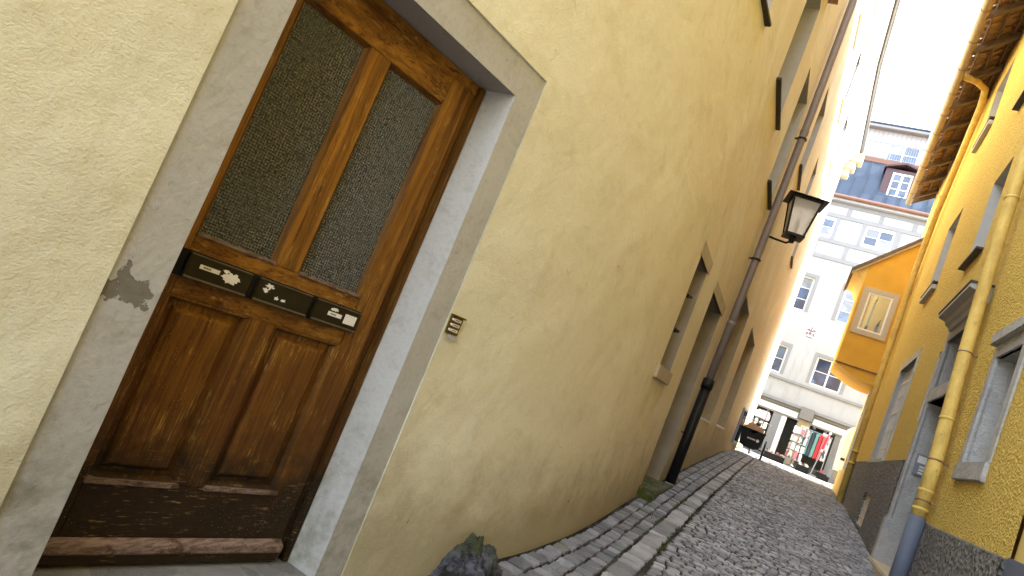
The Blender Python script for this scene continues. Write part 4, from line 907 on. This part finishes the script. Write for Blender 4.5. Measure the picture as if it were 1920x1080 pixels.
bx('roof_edge', HF, PWF, XF0-.2, XF1+.2, -7, .35, 19.35, 19.52, 'facade_grey', .02); bx('roof_edge_cap', HF, PWF, XF0-.22, XF1+.22, -7, .38, 19.521, 19.62, 'slate', .01)
MB().tube([FW(1.62, -1.1, 17.9), FW(1.62, -1.1, 20.3)], .04, 'steel', 8).build('mast', HF)
# painted crest on the facade
t = thing('painted_crest', FW(-.45, 0, 6.9), 'small painted coat of arms on a pale square of the white facade', 'crest')
bx('crest_ground', t, FW, -.86, -.04, .001, .006, 6.88, 7.66, 'white_paint')
for i in range(9):
    a = math.pi*(1.05+i*.11); MB().box(lambda p, n, z: FW(-.45+p*math.cos(a)-z*math.sin(a)*0+0, n, 7.22+p*math.sin(a)), .22, .30, .007, .012, 0, .05, 'crest').build('petal', t)
for i, (x, z, w_, h_, k) in enumerate(((-.45, 7.46, .05, .16, 'crest'), (-.58, 7.38, .10, .07, 'crest_red'), (-.32, 7.38, .10, .07, 'crest_red'), (-.45, 7.34, .20, .05, 'crest'), (-.45, 7.22, .09, .09, 'crest'), (-.60, 7.18, .07, .10, 'crest_red'), (-.30, 7.18, .07, .10, 'crest_red'), (-.45, 7.02, .22, .05, 'crest'))):
    blob(FW, x, z, w_, h_, .009+.0006*i, k, 40+i, 10, .35).build('charge', t)

# ------------------------------------------------------------------ shop goods and vehicles
def card_stand(x, y, h, w_, lab):
    z0 = g(y); t = thing('card_stand', (x, y, z0), lab, 'card stand', 'stands outside the shop')
    MB().tube([(x, y, z0), (x, y, z0+h)], .022, 'steel', 8).build('pole', t)
    for a in range(4): c, s = math.cos(a*1.57+.4), math.sin(a*1.57+.4); MB().tube([(x, y, z0+.12), (x+c*.3, y+s*.3, z0+.02)], .015, 'steel', 6).build('foot', t)
    n = 4
    for i in range(n):
        zb = z0+.32+i*(h-.35)/n; tr_ = MB().tube([(x, y, zb), (x, y, zb+.03)], w_*.5, 'steel', 10).build('tray', t)
        rr = random.Random(int(x*100)+i)
        for q in range(9):
            a = 2*math.pi*q/9; c, s = math.cos(a), math.sin(a); r_ = w_*.5; hh = (h-.35)/n*rr.uniform(.62, .85)
            F = lambda p, d, z: Vector((x+c*(r_+d)-s*p, y+s*(r_+d)+c*p, z))
            MB().box(F, -.055, .055, -.03+.02*rr.random(), .02, zb+.03, zb+.03+hh, rr.choice(['cardmix', 'card', 'card', 'cardmix', 'pink'])).build('card', tr_)
    return t
card_stand(.50, 27.3, 1.62, .54, 'postcard stand by the pier in the middle of the shop front')
card_stand(-1.0, 27.1, 1.70, .52, 'postcard stand behind the cargo bike')
def pennant(x, y):
    t = thing('closed_parasol', (x, y, g(y)), 'furled red parasol with white tips leaning outside the shop', 'parasol')
    a, b = Vector((x-.02, y, g(y)+1.05)), Vector((x+.05, y, g(y)+1.68)); d = (b-a).normalized()
    MB().tube([a, a+(b-a)*.2, a+(b-a)*.7, b], [.02, .050, .045, .02], 'red', 10).build('canopy', t, smooth=True)
    MB().tube([b, b+d*.09], [.035, .02], 'white_paint', 8).build('tip', t); MB().tube([a-d*.07, a], [.04, .03], 'white_paint', 8).build('cap', t); MB().tube([a-d*1.0, a], .018, 'steel', 6).build('pole', t)
    MB().box(ident, x-.18, x+.08, y-.12, y+.12, g(y)-.01, g(y)+.07, 'bumper').build('foot', t)
pennant(1.34, 26.6)
def clothes_rail(x, y):
    t = thing('clothes_rail', (x, y, g(y)), 'rail hung with teal and red cloths at the right of the shop', 'clothes rail'); z = g(y)
    for dx in (-.45, .45): MB().tube([(x+dx, y, z), (x+dx, y, z+1.65)], .018, 'steel', 6).build('post', t)
    MB().tube([(x-.45, y, z+1.62), (x+.45, y, z+1.62)], .016, 'steel', 6).build('rail', t)
    for i, k in enumerate(['teal', 'teal', 'slate', 'teal', 'red', 'pink', 'cardmix']):
        px = x-.40+i*.13; MB().prism([(-.05, 0), (.05, 0), (.045, -.9), (-.065, -.95)], lambda p, q, tt: Vector((px+p+.05*(tt-.5), y-.18+.36*tt, z+1.58+q)), k).build('cloth', t)
    MB().box(ident, x-.5, x+.5, y-.25, y+.25, z+.02, z+.30, 'darkshop').build('base_shelf', t)
clothes_rail(1.10, 27.6)
rr = random.Random(77)
crates = [(-.30, 27.0), (.04, 27.2), (.91, 26.9), (1.64, 27.2)]
labs = ['small black basket of trinkets beside the white shop pier', 'black basket of trinkets left of the middle card stand', 'black basket of trinkets in front of the teal cloths', 'black basket of trinkets at the right end of the shop front']
for i, (x, y) in enumerate(crates):
    t = thing('basket', (x, y, g(y)), labs[i], 'basket', 'baskets outside the shop'); z = g(y)
    mb = MB(); mb.box(ident, x-.22, x+.22, y-.16, y+.16, z, z+.04, 'black')
    for (p, q, r_, s) in ((-.22, .22, -.16, -.14), (-.22, .22, .14, .16)): mb.box(ident, x+p, x+q, y+r_, y+s, z, z+.24, 'black')
    for (p, q) in ((-.22, -.20), (.20, .22)): mb.box(ident, x+p, x+q, y-.139, y+.139, z, z+.24, 'black')
    mb.build('tub', t)
    for q in range(10): a, b = x+rr.uniform(-.17, .17), y+rr.uniform(-.11, .11); MB().box(ident, a-.04, a+.04, b-.03, b+.03, z+.05, z+.24+rr.uniform(0, .12), rr.choice(['card', 'cardmix', 'pink', 'teal', 'steel'])).build('trinket', t)
for i, (x, w_, lab) in enumerate(((-1.45, .5, 'white poster hung in the shop window left of the pale pier'), (.50, .34, 'white poster on the brown pier of the shop front'), (1.45, .30, 'pale poster hung in the shop window right of the brown pier'))):
    t = thing('poster', FW(x, .08, 2.4), lab, 'poster', 'posters on the shop front'); bx('sheet', t, FW, x, x+w_, .075, .085, 2.55, 2.98, 'card')
for x in (-1.6, -1.05, 1.05, 1.55, 1.85): MB().tube([FW(x, -.4, 3.108), FW(x, -.4, 3.02)], [.05, .07], 'white_paint', 10).build('spotlight', HF)

# ---- black cargo tricycle at the alley mouth
def wheel(parent, c, r, nm='wheel', wdt=.022, axis=Vector((1, 0, 0))):
    pts = [Vector(c)+Vector((0, math.cos(a)*r, math.sin(a)*r)) for a in [2*math.pi*i/20 for i in range(21)]]
    w_ = MB().tube(pts, wdt, 'rubber', 8, caps=False).build(nm, parent, smooth=True)
    MB().tube([Vector((p.x, c[1]+(p.y-c[1])*.92, c[2]+(p.z-c[2])*.92)) for p in pts], .010, 'steel', 6, caps=False).build('rim', w_)
    MB().tube([Vector(c)-axis*.04, Vector(c)+axis*.04], .025, 'steel', 8).build('hub', w_)
    sp = MB()
    for i in range(10): a = math.pi*2*i/10; sp.tube([Vector(c), Vector(c)+Vector((0, math.cos(a)*r*.92, math.sin(a)*r*.92))], .003, 'steel', 4)
    sp.build('spokes', w_)
cx, cy = -.735, 18.3; cz = g(cy)
t = thing('cargo_bike', (cx, cy, cz), 'black cargo tricycle with a loaded front box, parked at the alley mouth', 'cargo bike')
tp = [(-.31, .70), (.31, .70), (.25, .27), (.12, .22), (-.12, .22), (-.25, .27)]
def CB(p, q, d): return Vector((cx+p, cy+d, cz+q))
mb = MB(); mb.prism([(p, q) for p, q in reversed(tp)], lambda p, q, tt: CB(p*(1-.06*tt), q, tt*.62), 'black'); box_o = mb.build('cargo_box', t)
MB().prism([(-.32, .695), (.32, .695), (.32, .72), (-.32, .72)], lambda p, q, tt: CB(p, q, -.012+tt*.03), 'rubber').build('box_rim', t)
lt = MB()
for q in range(7): lt.box(ident, cx-.10+q*.030, cx-.078+q*.030, cy-.006, cy-.001, cz+.455, cz+.495, 'sticker')
lt.build('lettering', box_o); MB().tube([(cx+.165, cy-.006, cz+.475), (cx+.165, cy-.001, cz+.475)], .040, 'sticker', 14).build('round_badge', box_o)
for sx in (-1, 1): wheel(t, (cx+sx*.365, cy+.30, cz+.26), .25); MB().tube([(cx+sx*.365, cy+.30, cz+.26), (cx+sx*.25, cy+.30, cz+.27)], .018, 'black', 6).build('axle', t); MB().tube([(cx+sx*.365, cy+.30+math.cos(a)*.29, cz+.26+math.sin(a)*.29) for a in [i*.25+.35 for i in range(10)]], .020, 'black', 6).build('mudguard', t, smooth=True)
wheel(t, (cx, cy+1.75, cz+.31), .30)
MB().tube([(cx, cy+.62, cz+.30), (cx, cy+1.2, cz+.34), (cx, cy+1.75, cz+.31)], .025, 'black', 8).build('frame', t); MB().tube([(cx, cy+1.25, cz+.34), (cx, cy+1.42, cz+.92)], .020, 'black', 8).build('seat_post', t)
MB().box(ident, cx-.08, cx+.08, cy+1.30, cy+1.55, cz+.91, cz+.97, 'black').build('saddle', t, .02)
MB().tube([(cx-.33, cy+.90, cz+1.02), (cx-.30, cy+.72, cz+1.04), (cx-.15, cy+.66, cz+.98), (cx+.15, cy+.66, cz+.98), (cx+.30, cy+.72, cz+1.04), (cx+.33, cy+.90, cz+1.02)], .014, 'steel', 8).build('handlebar', t, smooth=True)
MB().tube([(cx, cy+.66, cz+.98), (cx, cy+.66, cz+.40)], .018, 'black', 8).build('steering_post', t)
pk = [(-.19, .12, .18, .16), (.0, .10, .17, .22), (.17, .14, .15, .17), (-.10, .38, .22, .26), (.13, .40, .20, .20)]
names = ['front left', 'front middle', 'front right', 'back left', 'back right']
for i, (dx, dy, s, h_) in enumerate(pk):
    mb = MB(); F = lambda p, d, z: CB(dx+p+.01*math.sin(z*40), cz*0+z, dy+d); p_ = MB().prism([(-s/2, .62), (s/2, .63), (s/2-.012, .62+h_), (0, .65+h_), (-s/2+.01, .615+h_)], lambda p, q, tt: CB(dx+p, q, dy+(tt-.5)*.2), 'cardboard').build('parcel', None, .008)
    tag(p_, 'tan paper parcel at the %s of the cargo bike box' % names[i], 'parcel', 'parcels in the cargo bike')

# ---- cream van half hidden by the corner house
def van():
    vx, vy = 1.62, 22.6; z = g(vy)
    t = thing('parked_van', (vx+1.6, vy, z), 'cream delivery van half hidden behind the ochre corner house', 'van')
    V = lambda a, n, zz: Vector((vx+a, vy+n, z+zz))
    MB().prism([(0.05, .42), (3.6, .42), (4.3, .48), (4.5, .95), (3.7, 1.15), (3.1, 1.95), (.12, 2.0), (0, 1.6)], lambda p, q, tt: V(p, tt*1.85, q), 'van').build('body', t, .05)
    MB().prism([(-.03, .22), (4.45, .22), (4.5, .46), (-.03, .50)], lambda p, q, tt: V(p, -.012+tt*1.874, q), 'bumper').build('skirt', t, .02)
    bx('rub_strip', t, V, .05, 3.4, -.022, -.002, .86, .94, 'rubber', .004)
    for a in (.55, 3.6):
        pts = lambda n0: [V(a+math.cos(i*math.pi/9)*.36, n0, .36+math.sin(i*math.pi/9)*.36) for i in range(10)]
        MB().tube([V(a, -.03, .33), V(a, .20, .33)], .315, 'rubber', 20).build('wheel', t); MB().tube([V(a, -.036, .33), V(a, -.028, .33)], .18, 'steel', 14).build('hub_cap', t)
        MB().tube(pts(-.012), .035, 'rubber', 6).build('wheel_arch', t)
    bx('window', t, V, 2.5, 3.35, -.012, .01, 1.2, 1.75, 'glass', .004)
van()
# house bodies closed at the back so that no light leaks through them
MB().quad([(9.6, YE, .5), (9.6, YE, 9.4), (9.6, HY, 9.4), (9.6, HY, -1.6)], 'ochre2').build('back_wall', HR)
MB().quad([RW(YS0, -.05, -1), RW(YS0, -.05, 9.7), (9.6, YS0, 9.7), (9.6, YS0, -1)], 'ochre2').build('party_wall', HR)
MB().quad([(-9, 21, .5), (-9, 21, 11), (-9, YLOW, 11), (-9, YLOW, .5)], 'cream').build('back_wall', HL)
# unseen blocks added along the cross street to shade the white facade
bx('sky_blocker', HL, ident, -45, -9.02, 12, 20.98, .4, 13.0, 'cream'); bx('sky_blocker', HC, ident, 9.62, 45, 10, YE, .4, 12.0, 'ochre2')
